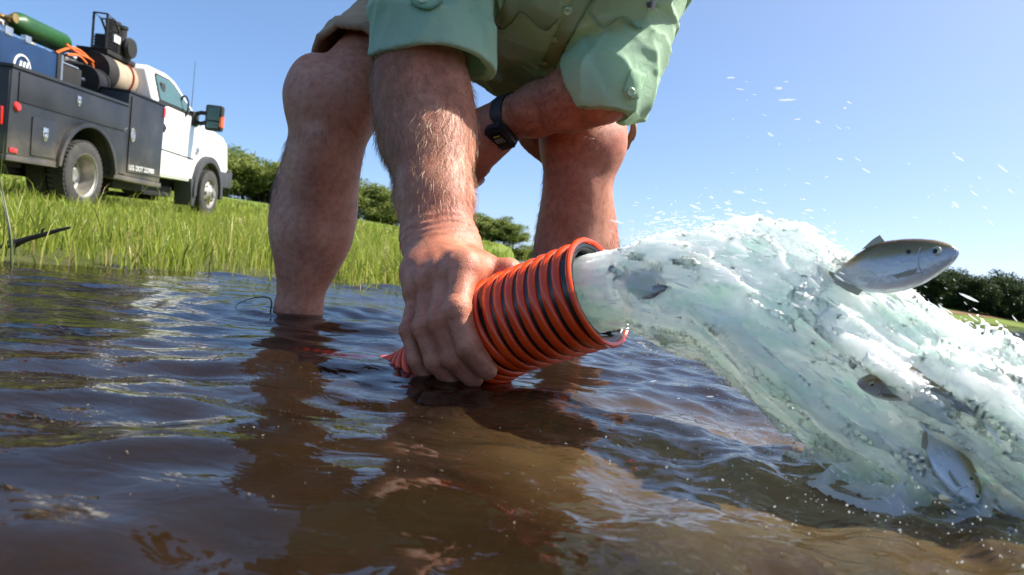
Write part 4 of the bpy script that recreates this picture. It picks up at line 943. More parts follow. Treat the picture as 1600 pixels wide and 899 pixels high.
# ---- wheels
def tyre_mesh(mb, w):
    mb.lathe([(.255, -w), (.30, -w * 1.02), (.36, -w * 1.05), (.392, -w * .92), (.405, -w * .72), (.408, 0), (.405, w * .72), (.392, w * .92), (.36, w * 1.05), (.30, w * 1.02), (.255, w), (.255, -w)], 44, caps=False)
    for k in range(44):
        for sy in (-1, 1):
            mb.box(-.020, .020, sy * w * .56 - w * .30, sy * w * .56 + w * .30, .400, .418, 0, Matrix.Rotation(2 * math.pi * (k + .25 * sy) / 44, 4, 'Y'))
def wheel(x, y, out, dual):
    """out = -1 right side, +1 left side; the rear rims are deeply dished"""
    w = empty('wheel'); w.parent = truck; w.location = (x, y, .41)
    mb = MB(); tyre_mesh(mb, .105); mb.build('tyre', M_tyre, w)
    o = out; mb = MB()
    if dual: mb.lathe([(.250, .10 * o), (.270, .108 * o), (.262, .102 * o), (.240, .085 * o), (.228, .0), (.215, -.075 * o), (.175, -.095 * o), (.09, -.098 * o), (.088, -.03 * o), (.07, -.015 * o), (0, -.015 * o)], 40, caps=False)
    else: mb.lathe([(.262, .10 * o), (.270, .108 * o), (.245, .095 * o), (.235, .05 * o), (.20, .075 * o), (.12, .125 * o), (.10, .15 * o), (.06, .155 * o), (.055, .185 * o), (0, .19 * o)], 40, caps=False)
    mb.build('rim', M_rim, w)
    mb = MB()
    for k in range(8):
        a = 2 * math.pi * k / 8
        if dual: mb.lathe([(.028, -.094 * o), (.028, -.088 * o), (0, -.088 * o)], 12, Matrix.Translation((.155 * math.cos(a), 0, .155 * math.sin(a))))
        else: mb.lathe([(.026, .098 * o), (.026, .104 * o), (0, .104 * o)], 12, Matrix.Translation((.175 * math.cos(a), 0, .175 * math.sin(a))))
    mb.build('hand_holes', M_chas, w)
    mb = MB()
    for k in range(8):
        a = 2 * math.pi * (k + .5) / 8; q = (-.095, -.06) if dual else (.12, .155); r_ = .105
        mb.cyl((r_ * math.cos(a), q[0] * o, r_ * math.sin(a)), (r_ * math.cos(a), q[1] * o, r_ * math.sin(a)), .013, n=6)
    mb.build('lug_nuts', M_chrome, w)
wheel(0, -1.085, -1, True); wheel(0, 1.085, 1, True); wheel(4.16, -.98, -1, False); wheel(4.16, .98, 1, False)
mb = MB()
for y in (-.83, .83):
    t = MB(); mb.lathe([(.24, -.105), (.36, -.11), (.40, -.08), (.405, .08), (.36, .11), (.24, .105), (.24, -.105)], 36, Matrix.Translation((0, y, .41)), caps=False)
    mb.build('inner_dual_tyre', M_tyre, truck); mb = MB()
# ---- cab
def cabsec(poly, w0, w1, z0, z1, bev, name, mat):
    """side profile extruded across the cab, narrowing from half-width w0 at z0 to w1 at z1"""
    mb = MB(); mb.prism(poly, -1, 1, 0)
    for v in mb.bm.verts:
        t = min(1, max(0, (v.co.z - z0) / (z1 - z0))); v.co.y *= w0 + (w1 - w0) * t
    ed = [e for e in mb.bm.edges if e.calc_face_angle(0) > .3]; bmesh.ops.bevel(mb.bm, geom=ed, offset=bev, segments=3, affect='EDGES', profile=.6)
    return mb.build(name, mat, truck)
CW = 1.0
cabsec([(1.99, .56), (2.0, 1.69), (3.62, 1.69), (3.66, .56)], CW, CW - .02, .56, 1.69, .03, 'cab_body', M_white)
cabsec([(1.99, 1.66), (2.03, 2.12), (2.14, 2.19), (2.75, 2.20), (3.02, 2.14), (3.66, 1.66)], CW - .015, CW - .20, 1.66, 2.20, .035, 'cab_roof', M_white)
cabsec([(3.60, .60), (3.60, 1.66), (3.75, 1.62), (4.3, 1.60), (5.0, 1.52), (5.22, 1.40), (5.24, .78)] + [(4.74, .66)] + arc(4.16, .41, .60, 24, 156, 16), CW - .01, CW - .09, 1.1, 1.62, .035, 'front_wing', M_white)
door = MB(); door.prism([(2.10, .60), (2.10, 1.66), (3.52, 1.66), (3.56, 1.2), (3.50, .85), (3.38, .60)], -CW - .013, -CW + .02, .008); door = door.build('door', M_white, truck)
mb = MB(); mb.prism([(2.12, 1.66), (2.12, 1.69), (3.55, 1.67), (3.55, 1.64)], -CW - .017, -CW - .002, .003); mb.prism([(2.1, .98), (2.1, 1.0), (3.5, .96), (3.5, .94)], -CW - .018, -CW - .010, .003); mb.build('belt_trim', M_chas, door)
mb = MB(); mb.box(2.17, 2.36, -CW - .045, -CW - .018, 1.28, 1.34, .010); mb.box(2.15, 2.38, -CW - .017, -CW - .011, 1.245, 1.37, .004); mb.build('door_handle', M_chas, door)
def ytop(z): return -(CW - .015 - (.185) * (z - 1.66) / .54)
def sidepane(name, poly, off, mat, par):
    vs = [(x, ytop(z) - off, z) for x, z in poly]; n = len(vs); vb = [(x, ytop(z) - off + .012, z) for x, z in poly]
    me = bpy.data.meshes.new(name); me.from_pydata(vs + vb, [], [tuple(range(n))[::-1], tuple(range(n, 2 * n))] + [(i, (i + 1) % n, n + (i + 1) % n, n + i) for i in range(n)]); me.validate(); return link(name, me, mat, par)
sidepane('window_seal', [(2.20, 1.70), (2.26, 2.08), (2.34, 2.125), (2.80, 2.12), (2.96, 2.06), (3.50, 1.69)], .006, M_chas, door)
sidepane('side_window', [(2.24, 1.72), (2.29, 2.06), (2.36, 2.10), (2.79, 2.095), (2.93, 2.04), (3.40, 1.715)], .014, M_glassT, door)
mb = MB(); mb.prism([(3.06, 2.125), (3.09, 2.14), (3.69, 1.70), (3.66, 1.68)], -.80, .80, .004); mb.build('windscreen', M_glassT, truck)
mb = MB(); mb.tube([(3.05, -.985 + .17 * math.cos(t) * .4, 1.76 + .17 * math.sin(t)) for t in np.linspace(0, 6.283, 20, endpoint=False)], .016, 6, closed=True); mb.box(2.35, 2.5, -.93, -.6, 1.72, 2.0, .04); mb.build('steering_wheel_and_seat', M_int, truck)
flare(4.16, .545, .115, .02, -8, 188, -CW - .075, -CW + .08, M_flare, 'wheel_arch')
mb = MB(); mb.prism([(3.42, .62), (3.58, .62), (3.66, .30), (3.60, .16), (3.50, .16)], -CW - .04, -CW + .25, .01); mb.build('mud_flap', M_flare, truck)
mb = MB(); mb.box(5.16, 5.36, -1.04, 1.04, .56, .90, .04); mb.box(4.72, 5.30, -1.03, -.95, .56, .86, .03); mb.box(4.72, 5.30, .95, 1.03, .56, .86, .03); mb.build('front_bumper', M_flare, truck)
mb = MB(); mb.box(3.55, 4.0, -.93, -.89, 1.585, 1.635, .01); mb.build('cowl_vent', M_chas, truck)
# emblem on the wing: a starburst
mb = MB()
for k in range(4):
    a = R(45 * k + 20); l = .13 if k % 2 == 0 else .08; mb.prism([(3.70 + l * math.cos(a), 1.12 + l * math.sin(a)), (3.70 + .018 * math.cos(a + 1.57), 1.12 + .018 * math.sin(a + 1.57)), (3.70 - l * math.cos(a), 1.12 - l * math.sin(a)), (3.70 - .018 * math.cos(a + 1.57), 1.12 - .018 * math.sin(a + 1.57))], -CW - .006, -CW + .01)
mb.build('wing_emblem', M_chrome, truck)
# mirror
mir = MB(); mir.tube([(3.42, -CW, 1.70), (3.42, -1.12, 1.74), (3.43, -1.22, 1.74)], .035, 8); mir.tube([(3.45, -CW, 1.58), (3.44, -1.12, 1.56), (3.43, -1.22, 1.60)], .035, 8); mir.box(3.30, 3.56, -1.04, -.97, 1.50, 1.74, .03); mir = mir.build('mirror_arm', M_chas, truck)
mb = MB(); mb.box(3.36, 3.50, -1.48, -1.20, 1.46, 1.89, .04); mb.build('mirror_head', M_chas, mir)
mb = MB(); mb.box(3.349, 3.356, -1.44, -1.24, 1.63, 1.86, .006); mb.box(3.349, 3.356, -1.44, -1.24, 1.50, 1.61, .006); mb.build('mirror_glass', M_glassT, mir)
mb = MB(); mb.box(3.40, 3.47, -1.492, -1.474, 1.53, 1.72, .01); mb.box(3.352, 3.42, -1.486, -1.45, 1.53, 1.70, .006); mb.build('turn_signal', M_ora, mir)
mb = MB(); mb.tube([(3.78, -.80, 1.6), (3.79, -.80, 2.65)], [.006, .003], 6); mb.build('antenna', M_chas, truck)
# ================================================================== load on the truck
TM = truck.matrix_world.copy()
def load(name, x, y, z, label, cat):
    return tag(empty(name, mat=TM @ Matrix.Translation((x, y, z))), label, cat)
M_blue = pmat('navy_blue_enamel', (.008, .030, .085), .4, var=.15, scale=5); M_tan = pmat('tan_tank_paint', (.42, .33, .22), .4, var=.15, scale=6); M_grn = pmat('green_cylinder_paint', (.015, .075, .014), .4, var=.2, scale=6)
M_brass = pmat('brass_valve', (.60, .38, .12), .3, .8); M_orh = pmat('orange_air_line', (.75, .16, .03), .45); M_rubber = pmat('black_rubber_line', (.015, .015, .016), .5)
wd_ = load('welder_generator', -.60, -.52, 1.32, 'dark blue welder generator with round white logo on the truck bed', 'welder')
mb = MB(); mb.box(-1.15, .48, -.33, .33, 0, .46, .015); mb.build('cabinet', M_blue, wd_)
mb = MB(); mb.box(.48, .56, -.34, .34, -.01, .475, .012); mb.build('end_frame', M_chas, wd_)
mb = MB(); mb.box(.56, 1.05, -.30, .30, .0, .40, .02); mb.build('engine_panel', M_chas, wd_)
mb = MB(); mb.tube([(-.13 + .13 * math.cos(t), -.334, .16 + .13 * math.sin(t)) for t in np.linspace(0, 6.283, 32, endpoint=False)], .012, 6, closed=True)
for k in range(3): mb.prism([(-.20 + .055 * k, .09), (-.165 + .055 * k, .23), (-.135 + .055 * k, .23), (-.17 + .055 * k, .09)], -.340, -.331)
mb.build('logo', M_lett, wd_)
mb = MB(); mb.box(-.42, -.30, -.34, -.28, .44, .53, .01); mb.build('clamp', M_chrome, wd_)
mb = MB(); mb.box(-.10, 0, -.34, -.28, .44, .52, .01); mb.build('clamp', M_chrome, wd_)
for z_ in (.40,):
    mb = MB(); mb.tube([(.57, -.30, z_), (.95, -.30, z_)], .012, 6); mb.tube([(.56, -.34, .0), (.56, -.34, .47)], .012, 6); mb.build('frame_tube', M_chrome, wd_)
ac = load('air_compressor', 1.55, -.45, 1.62, 'air compressor with tan tank and black pump behind the cab', 'compressor')
def cap_tank(r, y0, y1): return [(0, y0), (r * .5, y0 + .01), (r * .85, y0 + .05), (r, y0 + .11), (r, y1 - .11), (r * .85, y1 - .05), (r * .5, y1 - .01), (0, y1)]
RX = Matrix.Rotation(R(-90), 4, 'Z')
mb = MB(); mb.lathe(cap_tank(.255, -.30, .62), 32, Matrix.Translation((0, -.05, .26)) @ RX); mb.build('tank', M_tan, ac)
mb = MB(); mb.lathe([(0, -.33), (.24, -.32), (.262, -.25), (.262, -.10), (.257, -.10)], 32, Matrix.Translation((0, -.05, .26)) @ RX); mb.build('tank_end', M_chas, ac)
mb = MB(); mb.tube([(.28 + .05 * math.sin(t), -.05 - .268 * math.cos(t), .26 + .268 * math.sin(t)) for t in np.linspace(-1.2, 1.9, 20)], .014, 6); mb.build('red_strap', pmat('dark_red_line', (.28, .03, .02), .5), ac)
mb = MB(); mb.box(-.28, .50, -.22, .20, .50, .56, .01); mb.box(.02, .42, -.20, .14, .56, .82, .03)
for k in range(5): mb.box(.03, .41, -.21, .15, .60 + .04 * k, .615 + .04 * k)
for x_ in (.12, .32): mb.lathe([(.085, 0), (.085, .30), (.10, .30), (.10, .34), (0, .34)], 16, Matrix.Translation((x_, -.06, .68)) @ Matrix.Rotation(R(90), 4, 'X'))
mb.lathe([(0, -.04), (.13, -.04), (.15, 0), (.13, .04), (0, .04)], 20, Matrix.Translation((.22, -.26, .70))); mb.build('pump', M_chas, ac)
mb = MB()
fr_ = [(-.30, .56), (-.30, 1.02), (-.12, .99), (.02, .86), (.02, .56)]
mb.tube([(x, -.20, z) for x, z in fr_], .016, 6, closed=True); mb.tube([(x, -.02, z) for x, z in fr_], .016, 6, closed=True)
for k in range(9): x_ = -.28 + k * .036; zt = 1.0 - max(0, (x_ + .12)) * .9; mb.tube([(x_, -.20, .57), (x_, -.20, zt)], .004, 4)
for k in range(10): mb.tube([(-.30, -.20, .60 + .042 * k), (-.02 if k < 7 else -.10, -.20, .60 + .042 * k)], .004, 4)
for x, z in fr_: mb.tube([(x, -.20, z), (x, -.02, z)], .012, 5)
mb.build('belt_guard', M_chas, ac)
mb = MB(); mb.box(-.12, .04, -.216, -.19, .70, .80, .005); mb.build('rating_plate', M_lett, ac)
rl = load('hose_reel', .98, -.62, 1.66, 'black hose reel on its side beside the compressor tank', 'hose reel')
mb = MB(); mb.lathe([(0, -.13), (.20, -.13), (.21, -.12), (.20, -.11), (.09, -.10), (.09, .10), (.20, .11), (.21, .12), (.20, .13), (0, .13)], 28, RX); mb.build('drum', M_chas, rl)
mb = MB()
for k in range(6): mb.tube([(-.075 + .03 * k, .185 * math.cos(t), .185 * math.sin(t)) for t in np.linspace(0, 6.283, 28, endpoint=False)], .015, 6, closed=True)
mb.build('wound_line', M_rubber, rl)
mb = MB(); mb.tube([(-.15, 0, -.25), (-.15, 0, .02)], .015, 6); mb.build('stand_post', M_chas, rl); mb = MB(); mb.tube([(.15, 0, -.25), (.15, 0, .02)], .015, 6); mb.build('stand_post', M_chas, rl)
mb = MB(); mb.lathe([(0, -.03), (.03, -.02), (.03, .02), (0, .03)], 12, Matrix.Translation((-.16, 0, 0)) @ RX); mb.build('axle_cap', M_chrome, rl)
gc = load('gas_cylinder', .52, -.20, 2.13, 'green gas cylinder lying along the top of the load', 'gas cylinder')
mb = MB(); mb.lathe([(0, -.52), (.05, -.52), (.06, -.48), (.125, -.38), (.135, -.32), (.135, .50), (.12, .54), (0, .55)], 24, RX); mb.build('cylinder_body', M_grn, gc)
mb = MB(); mb.lathe([(0, -.70), (.03, -.70), (.03, -.56), (.045, -.54), (.045, -.50), (0, -.50)], 14, RX); mb.cyl((-.62, -.10, .0), (-.62, .06, .0), .02, n=10); mb.lathe([(0, -.03), (.055, -.02), (.055, .02), (0, .03)], 16, Matrix.Translation((-.62, -.13, 0))); mb.build('valve', M_brass, gc)
hs2 = load('coiled_torch_hoses', -.62, -.45, 1.80, 'pale torch hoses curling out above the blue welder', 'hose')
mb = MB(); mb.tube([(-.30, .10, .16), (-.15, -.02, .20), (-.02, -.10, .16), (.05, -.10, .04), (.05, -.08, -.02)], .022, 7); mb.build('pale_loop', pmat('peach_hose', (.62, .42, .30), .5), hs2)
mb = MB(); mb.tube([(.52, .0, .12), (.62, -.06, .06), (.74, -.10, -.01), (.80, -.10, -.02)], .020, 7); mb.build('yellow_loop', pmat('cream_hose', (.65, .48, .22), .5), hs2)
ol = load('orange_air_lines', .62, -.40, 1.93, 'orange air lines draped over the black gear between welder and tank', 'hose')
for k, pts in enumerate(([(-.10, -.05, -.02), (.1, -.12, .10), (.32, -.14, .09), (.55, -.12, .02), (.6, -.15, -.10)], [(0, -.1, .12), (.2, -.15, .06), (.42, -.16, .05), (.60, -.12, .04)], [(-.05, -.15, -.02), (.15, -.18, .02), (.3, -.2, -.04)])):
    mb = MB(); mb.tube([tuple(p) for p in catmull(np.array(pts, float), 5)], .018, 6); mb.build('air_line', M_orh, ol)
gb = load('black_gear_pile', .78, -.20, 1.55, 'pile of black bags and hoses between the welder and compressor', 'gear')
mb = MB()
for x_, y_, z_, a_, b_, c_ in ((-.1, 0, .18, .28, .30, .22), (.25, .05, .16, .26, .28, .20), (.05, -.12, .30, .22, .2, .12), (.45, -.05, .28, .18, .25, .14)):
    t = bmesh.new(); bmesh.ops.create_icosphere(t, subdivisions=3, radius=1)
    for v in t.verts: v.co *= 1 + .12 * math.sin(7 * v.co.x + 3 * v.co.z) * math.cos(6 * v.co.y)
    mb._merge(t, Matrix.Translation((x_, y_, z_)) @ Matrix.Diagonal((a_, b_, c_, 1)))
mb.build('bag', M_rubber, gb)
mb = MB(); mb.tube([(-.45, .25, .58), (1.05, .25, .62)], .035, 8); mb.build('rack_pipe', M_chas, gb)

for o in truck.children_recursive:
    if o.name.split('.')[0] in ('lug_nuts', 'hand_holes', 'lettering', 'steering_wheel_and_seat', 'chassis'): o['kind'] = 'stuff'
# ================================================================== grass, reeds, twig
rg = np.random.default_rng(5)
def blades(x, y, h, wd, rg, lean=.45, z=None):
    n = len(x); z = ground_z(x, y) if z is None else z
    a = rg.uniform(0, 6.283, n); dx, dy = np.cos(a), np.sin(a); f = rg.uniform(0, 6.283, n)
    ln = h * np.abs(rg.normal(0, lean, n)); b0 = np.stack([x, y, z - .01], -1)
    sd = np.stack([np.cos(f), np.sin(f), 0 * f], -1) * (wd * .5)[:, None]; dv = np.stack([dx, dy, 0 * dx], -1)
    m1 = b0 + dv * (ln * .22)[:, None]; m1[:, 2] += h * .5; m2 = b0 + dv * (ln * .6)[:, None]; m2[:, 2] += h * .82; t = b0 + dv * ln[:, None]; t[:, 2] += h * (1 - .12 * np.minimum(ln / h, 1.5))
    V = np.stack([b0 - sd, b0 + sd, m1 - sd * .85, m1 + sd * .85, m2 - sd * .55, m2 + sd * .55, t - sd * .06, t + sd * .06], 1).reshape(-1, 3); k = np.arange(n)[:, None] * 8
    return V, np.concatenate([k + [0, 1, 3, 2], k + [2, 3, 5, 4], k + [4, 5, 7, 6]]), n
M_grass, nt, b = newmat('spring_grass_blade')
at_ = nt.nodes.new('ShaderNodeAttribute'); at_.attribute_name = 'tint'
r1 = ramp(nt, at_.outputs['Fac'], [(.0, (.10, .15, .016)), (.45, (.25, .31, .032)), (.8, (.38, .41, .065)), (.93, (.42, .38, .12)), (1., (.46, .34, .14))])
nt.links.new(r1.outputs[0], b.inputs['Base Color']); b.inputs['Roughness'].default_value = .45; b.inputs['Specular IOR Level'].default_value = .35
tl_ = nt.nodes.new('ShaderNodeBsdfTranslucent'); nt.links.new(r1.outputs[0], tl_.inputs[0]); mxs = nt.nodes.new('ShaderNodeMixShader'); mxs.inputs[0].default_value = .42
nt.links.new(b.outputs[0], mxs.inputs[1]); nt.links.new(tl_.outputs[0], mxs.inputs[2]); nt.links.new(mxs.outputs[0], nt.nodes['Material Output'].inputs[0])
def grass_obj(name, V, F, n, tint, label):
    me = npmesh(name, V, F, True); at = me.attributes.new('tint', 'FLOAT', 'POINT'); at.data.foreach_set('value', np.repeat(tint, 8).astype(np.float32))
    return tag(link(name, me, M_grass), label, 'grass', kind='stuff')
def scatter(n, r0, r1, a0, a1, p=1.0):
    u = rg.random(n); r = (r0 ** (2 - p) + u * (r1 ** (2 - p) - r0 ** (2 - p))) ** (1 / (2 - p)); a = R(a0) + rg.random(n) * R(a1 - a0)
    return r * np.sin(a), r * np.cos(a)
VV, FF, TT, off = [], [], [], 0
for n, r0, r1, hh, ww in ((130000, 1.5, 9, .072, .0045), (75000, 7, 22, .095, .011), (32000, 18, 60, .14, .05)):
    x, y = scatter(n, r0, r1, -58, 14, 1.35); s = shore_s(x, y)
    dens = np.clip(.35 + .9 * noise3(np.stack([x * 1.1, y * 1.1, 0 * x], -1), 21) + .3 * noise3(np.stack([x * 5, y * 5, 0 * x], -1), 22) + .35, .12, 1) * np.clip((s + .10) / .16, .0, 1)
    dens = np.where((s < .0) & (s > -.45), .16 * (1 + s / .45) ** 1.5, dens)
    k = (rg.random(n) < dens); x, y, s = x[k], y[k], s[k]; n = len(x)
    patch_ = .5 + .5 * noise3(np.stack([x * .5, y * .5, 0 * x], -1), 24)
    h = hh * rg.lognormal(0, .42, n) * (.65 + .6 * patch_) * np.clip(.75 + s, .5, 1.)
    V, F, n = blades(x, y, h, ww * rg.uniform(.6, 1.3, n), rg)
    VV.append(V); FF.append(F + off); off += len(V)
    TT.append(np.clip(.48 + .22 * rg.normal(size=n) + .22 * (patch_ - .5) + (rg.random(n) < .10) * .45, 0, 1))
grass_obj('grass', np.concatenate(VV), np.concatenate(FF), 0, np.concatenate(TT), 'green grass covering the bank and field')
# single stems standing in the shallows
M_reed = pmat('olive_stem', (.075, .10, .02), .5, var=.4, scale=40); M_dark = pmat('wet_dark_stem', (.02, .022, .012), .4, var=.4, scale=60); M_twig = pmat('blackened_twig', (.012, .010, .008), .7, var=.5, scale=60, bmp=.6, bscale=150)
def stem(pts, r, mat, name, label, cat='reed', group=None):
    c = catmull(np.array(pts, float), 6); m = MB(); m.tube([tuple(p) for p in c - c[0]], list(np.linspace(r, r * .3, len(c))), 6)
    o = m.build(name, mat); o.location = tuple(c[0]); return tag(o, label, cat, group)
stem([(-.262, .335, -.03), (-.262, .336, .01), (-.266, .337, .035)], .0013, M_reed, 'reed', 'short yellow-green stem poking up from the water at lower left', 'reed')
stem([(-.392, 1.12, -.02), (-.390, 1.12, .014), (-.398, 1.12, .022), (-.420, 1.12, .019), (-.445, 1.12, .006), (-.452, 1.12, -.01)], .0014, M_dark, 'bent_reed', 'dark bent stem arching over the water beside the left leg', 'reed')
stem([(-1.06, 1.45, -.03), (-1.07, 1.45, .06), (-1.10, 1.46, .14), (-1.115, 1.46, .19)], .0034, M_reed, 'reed', 'tall dark green reed leaning left at the water edge', 'reed')
stem([(-1.13, 1.55, -.02), (-1.16, 1.56, .08), (-1.20, 1.58, .16)], .003, M_reed, 'reed', 'reed leaning at the far left edge of the bank', 'reed')
c = [(-1.27, 1.74, .036), (-1.243, 1.74, .050), (-1.21, 1.745, .064), (-1.175, 1.75, .080), (-1.145, 1.755, .092)]
tw = empty('twig', c[0]); tag(tw, 'black broken twig lying up against the grass at left', 'twig')
m = MB(); m.tube([Vector(p) - Vector(c[0]) for p in c], [.010, .007, .006, .005, .003], 8); m.build('branch', M_twig, tw)
m = MB(); m.tube([Vector(p) - Vector(c[0]) for p in (c[0], (-1.285, 1.73, .030), (-1.295, 1.72, .022)) ], [.012, .010, .004], 7); m.build('stub', M_twig, tw)
m = MB(); m.tube([Vector(p) - Vector(c[0]) for p in (c[2], (-1.208, 1.742, .076), (-1.20, 1.74, .083))], [.004, .003, .0015], 6); m.build('side_shoot', M_twig, tw)
# flecks of chaff floating on the pond
N = 900; x, y = scatter(N, .3, 2.6, -42, 34, 1.2); x, y = np.concatenate([x, x[:200] * .6]), np.concatenate([y, y[:200] * .6 + .1]); N = len(x); k = (shore_s(x, y) < -.05); x, y = x[k], y[k]; N = len(x)
zz = np.zeros(N)
a = rg.uniform(0, 6.283, N); L = rg.lognormal(math.log(.00042), .4, N); W_ = L * rg.uniform(.2, .7, N)
u = np.stack([np.cos(a), np.sin(a), 0 * a], -1); v = np.stack([-np.sin(a), np.cos(a), 0 * a], -1); C = np.stack([x, y, zz + .0012], -1)
for i in range(N):
    h_ = bpy.data.objects['water'].ray_cast(Vector((x[i], y[i], .5)), Vector((0, 0, -1)))
    if h_[0]: C[i, 2] = h_[1].z + .0006
V = np.concatenate([np.stack([C - u * L[:, None], C + v * W_[:, None], C + u * L[:, None], C - v * W_[:, None]], 1), np.stack([C - u * L[:, None], C + v * W_[:, None], C + u * L[:, None], C - v * W_[:, None]], 1) + A3(0, 0, .0005)], 1)
b0 = np.arange(N)[:, None] * 8; F = np.concatenate([b0 + q for q in ([3, 2, 1, 0], [4, 5, 6, 7], [0, 1, 5, 4], [1, 2, 6, 5], [2, 3, 7, 6], [3, 0, 4, 7])])
tag(link('floating_flecks', npmesh('floating_flecks', V.reshape(-1, 3), F, False), pmat('straw_chaff', (.22, .17, .10), .7, var=.5, scale=30)), 'tiny flecks of chaff floating on the pond', 'debris', kind='stuff')
# ================================================================== trees
M_bark = pmat('grey_brown_bark', (.10, .075, .055), .9, var=.4, scale=8, bmp=.5, bscale=20, bdist=.05)
def leaf_mat(name, c0, c1):
    m, nt, b = newmat(name); oi = nt.nodes.new('ShaderNodeAttribute'); oi.attribute_name = 'tint'
    r = ramp(nt, oi.outputs['Fac'], [(0, c0), (1, c1)]); nt.links.new(r.outputs[0], b.inputs['Base Color']); b.inputs['Roughness'].default_value = .55; b.inputs['Specular IOR Level'].default_value = .3
    t = nt.nodes.new('ShaderNodeBsdfTranslucent'); nt.links.new(r.outputs[0], t.inputs[0]); mx = nt.nodes.new('ShaderNodeMixShader'); mx.inputs[0].default_value = .45
    nt.links.new(b.outputs[0], mx.inputs[1]); nt.links.new(t.outputs[0], mx.inputs[2]); nt.links.new(mx.outputs[0], nt.nodes['Material Output'].inputs[0]); return m
M_leafL = leaf_mat('spring_oak_leaves', (.13, .18, .04), (.30, .33, .09)); M_leafD = leaf_mat('dark_pine_oak_leaves', (.016, .034, .009), (.05, .08, .02))
def tree_proto(seed, H, spread, base, leaf, open_=.0):
    rg = np.random.default_rng(seed); mb = MB(); tips = []
    th = H * base; lean = rg.normal(0, .05, 2)
    tr = [(lean[0] * t * H, lean[1] * t * H, H * .72 * t) for t in np.linspace(0, 1, 7)]; r0 = H * .022
    mb.tube(tr, list(np.linspace(r0, r0 * .25, 7)), 8)
    for k in range(11):
        t = rg.uniform(base * 1.1, .95); p0 = np.array(tr[0]) * (1 - t) + np.array(tr[-1]) * t; a = k * 2.4 + rg.uniform(-.4, .4)
        ln = spread * H * (1 - .55 * t) * rg.uniform(.7, 1.1); e = rg.uniform(.3, .8)
        pm = p0 + A3(math.cos(a), math.sin(a), e * .6) * ln * .5; p1 = p0 + A3(math.cos(a), math.sin(a), e) * ln
        mb.tube([tuple(p0), tuple(pm), tuple(p1)], [r0 * .38, r0 * .25, r0 * .1], 6); tips += [p1, pm * .4 + p1 * .6, pm]
    tips.append(np.array(tr[-1]) + A3(0, 0, H * .12)); tips.append(np.array(tr[-1]))
    trunk = mb.build('trunk', M_bark); me_t = trunk.data; bpy.data.objects.remove(trunk)
    C, T = [], []
    cl = []
    for p in tips:
        for q in range(3): cl.append(p + rg.normal(0, 1, 3) * A3(.055, .055, .045) * H)
    for p in cl:
        rc = H * rg.uniform(.075, .14) ; n = 75; v = rg.normal(0, 1, (n, 3)); v /= np.linalg.norm(v, axis=1)[:, None]; v *= (rg.random(n) ** .4)[:, None] * rc * A3(1.15, 1.15, .8)
        C.append(p + v); T.append(np.clip(rg.normal(.5, .18) + .2 * rg.normal(size=n), 0, 1))
    C = np.concatenate(C); T = np.concatenate(T); n = len(C); ls = H * .017 * rg.uniform(.6, 1.4, n)
    u = rg.normal(0, 1, (n, 3)); u /= np.linalg.norm(u, axis=1)[:, None]; w = np.cross(u, rg.normal(0, 1, (n, 3))); w /= np.linalg.norm(w, axis=1)[:, None]
    V = np.stack([C - u * ls[:, None], C + w * ls[:, None] * .6, C + u * ls[:, None], C - w * ls[:, None] * .6], 1).reshape(-1, 3)
    me_c = npmesh('crown', V, np.arange(n * 4).reshape(-1, 4), False); at = me_c.attributes.new('tint', 'FLOAT', 'POINT'); at.data.foreach_set('value', np.repeat(T, 4).astype(np.float32))
    me_c.materials.append(leaf)
    return me_t, me_c
PL = [tree_proto(40 + k, 10, sp, ba, M_leafL) for k, (sp, ba) in enumerate(((.42, .12), (.50, .08), (.36, .15), (.46, .05)))]
PD = [tree_proto(60 + k, 13, sp, ba, M_leafD) for k, (sp, ba) in enumerate(((.32, .12), (.38, .10), (.28, .16)))]
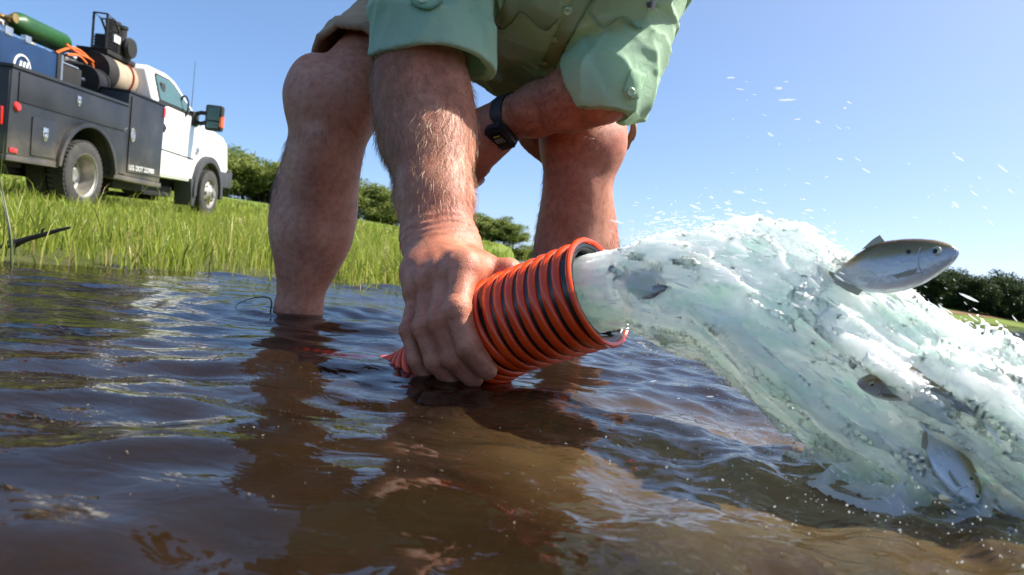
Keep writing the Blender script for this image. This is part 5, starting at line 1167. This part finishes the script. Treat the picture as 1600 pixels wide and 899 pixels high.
def tree(name, x, y, H0, H, proto, label, group, rz, wide=1.):
    z = float(ground_z(np.array([x]), np.array([y]))[0]); s = H / H0
    r = empty(name, (x, y, z - H * .10)); r.scale = (s * wide, s * wide, s); r.rotation_euler = (0, 0, rz); tag(r, label, 'tree', group)
    link('trunk', proto[0], None, r); link('crown', proto[1], None, r); return r
rt = random.Random(4)
# far edge of the field: bearing (deg), distance, height
ORD = ['first', 'second', 'third', 'fourth', 'fifth', 'sixth', 'seventh', 'eighth', 'ninth', 'tenth', 'eleventh', 'twelfth', 'thirteenth', 'fourteenth', 'fifteenth', 'sixteenth', 'seventeenth', 'eighteenth', 'nineteenth', 'twentieth']
azs = [-24.6, -23.2, -22.0, -20.9, -19.9, -18.3, -16.4, -14.6, -13.2, -12.2, -11.2, -10.1, -8.3, -6.3, -4.6, -3.6, -2.8, -1.9, -1.1, -.3, .5, 1.3, 2.1, 3.4, 5.0, 6.8, 8.8, 11]
def zone(az):
    if az < -19.5: return 'right of the truck front'
    if az < -13.6: return 'behind the left-hand leg'
    if az < -9.5: return 'between the left-hand leg and the reaching arm'
    if az < -4.2: return 'behind the reaching arm'
    if az < 2.4: return 'between the reaching arm and the right-hand leg'
    return 'behind the right-hand leg and hose'
cnt = {}
for k, az in enumerate(azs):
    H = float(np.interp(az, [-24, -19, -12, -3, 2, 12], [12.0, 11, 9.3, 7.2, 5.8, 5.5])) * rt.uniform(.85, 1.12); d = 148 + rt.uniform(-5, 5); zn = zone(az); cnt[zn] = cnt.get(zn, 0) + 1
    tree('oak_tree', d * math.sin(R(az)), d * math.cos(R(az)), 10, H, PL[(k * 3 + k // 4) % 4], '%s field-edge oak from left, %s' % (ORD[cnt[zn] - 1], zn), 'oaks along the far edge of the field', rt.uniform(0, 6.28), 1.75)
k = 0
for row, (dist, n) in enumerate(((150, 12), (162, 12))):
    for i in range(n):
        az = 43 - 13.0 * (i + .5 * row + rt.uniform(-.2, .2)) / n; H = rt.uniform(7.6, 9.8) * (1.03 if row else .95); d = dist + rt.uniform(-3, 3)
        tree('dark_tree', d * math.sin(R(az)), d * math.cos(R(az)), 13, H, PD[k % 3], '%s dark tree from right in %s row of the far bank wood' % (ORD[i], 'back' if row else 'front'), 'dark trees on the far bank', rt.uniform(0, 6.28), 1.25); k += 1
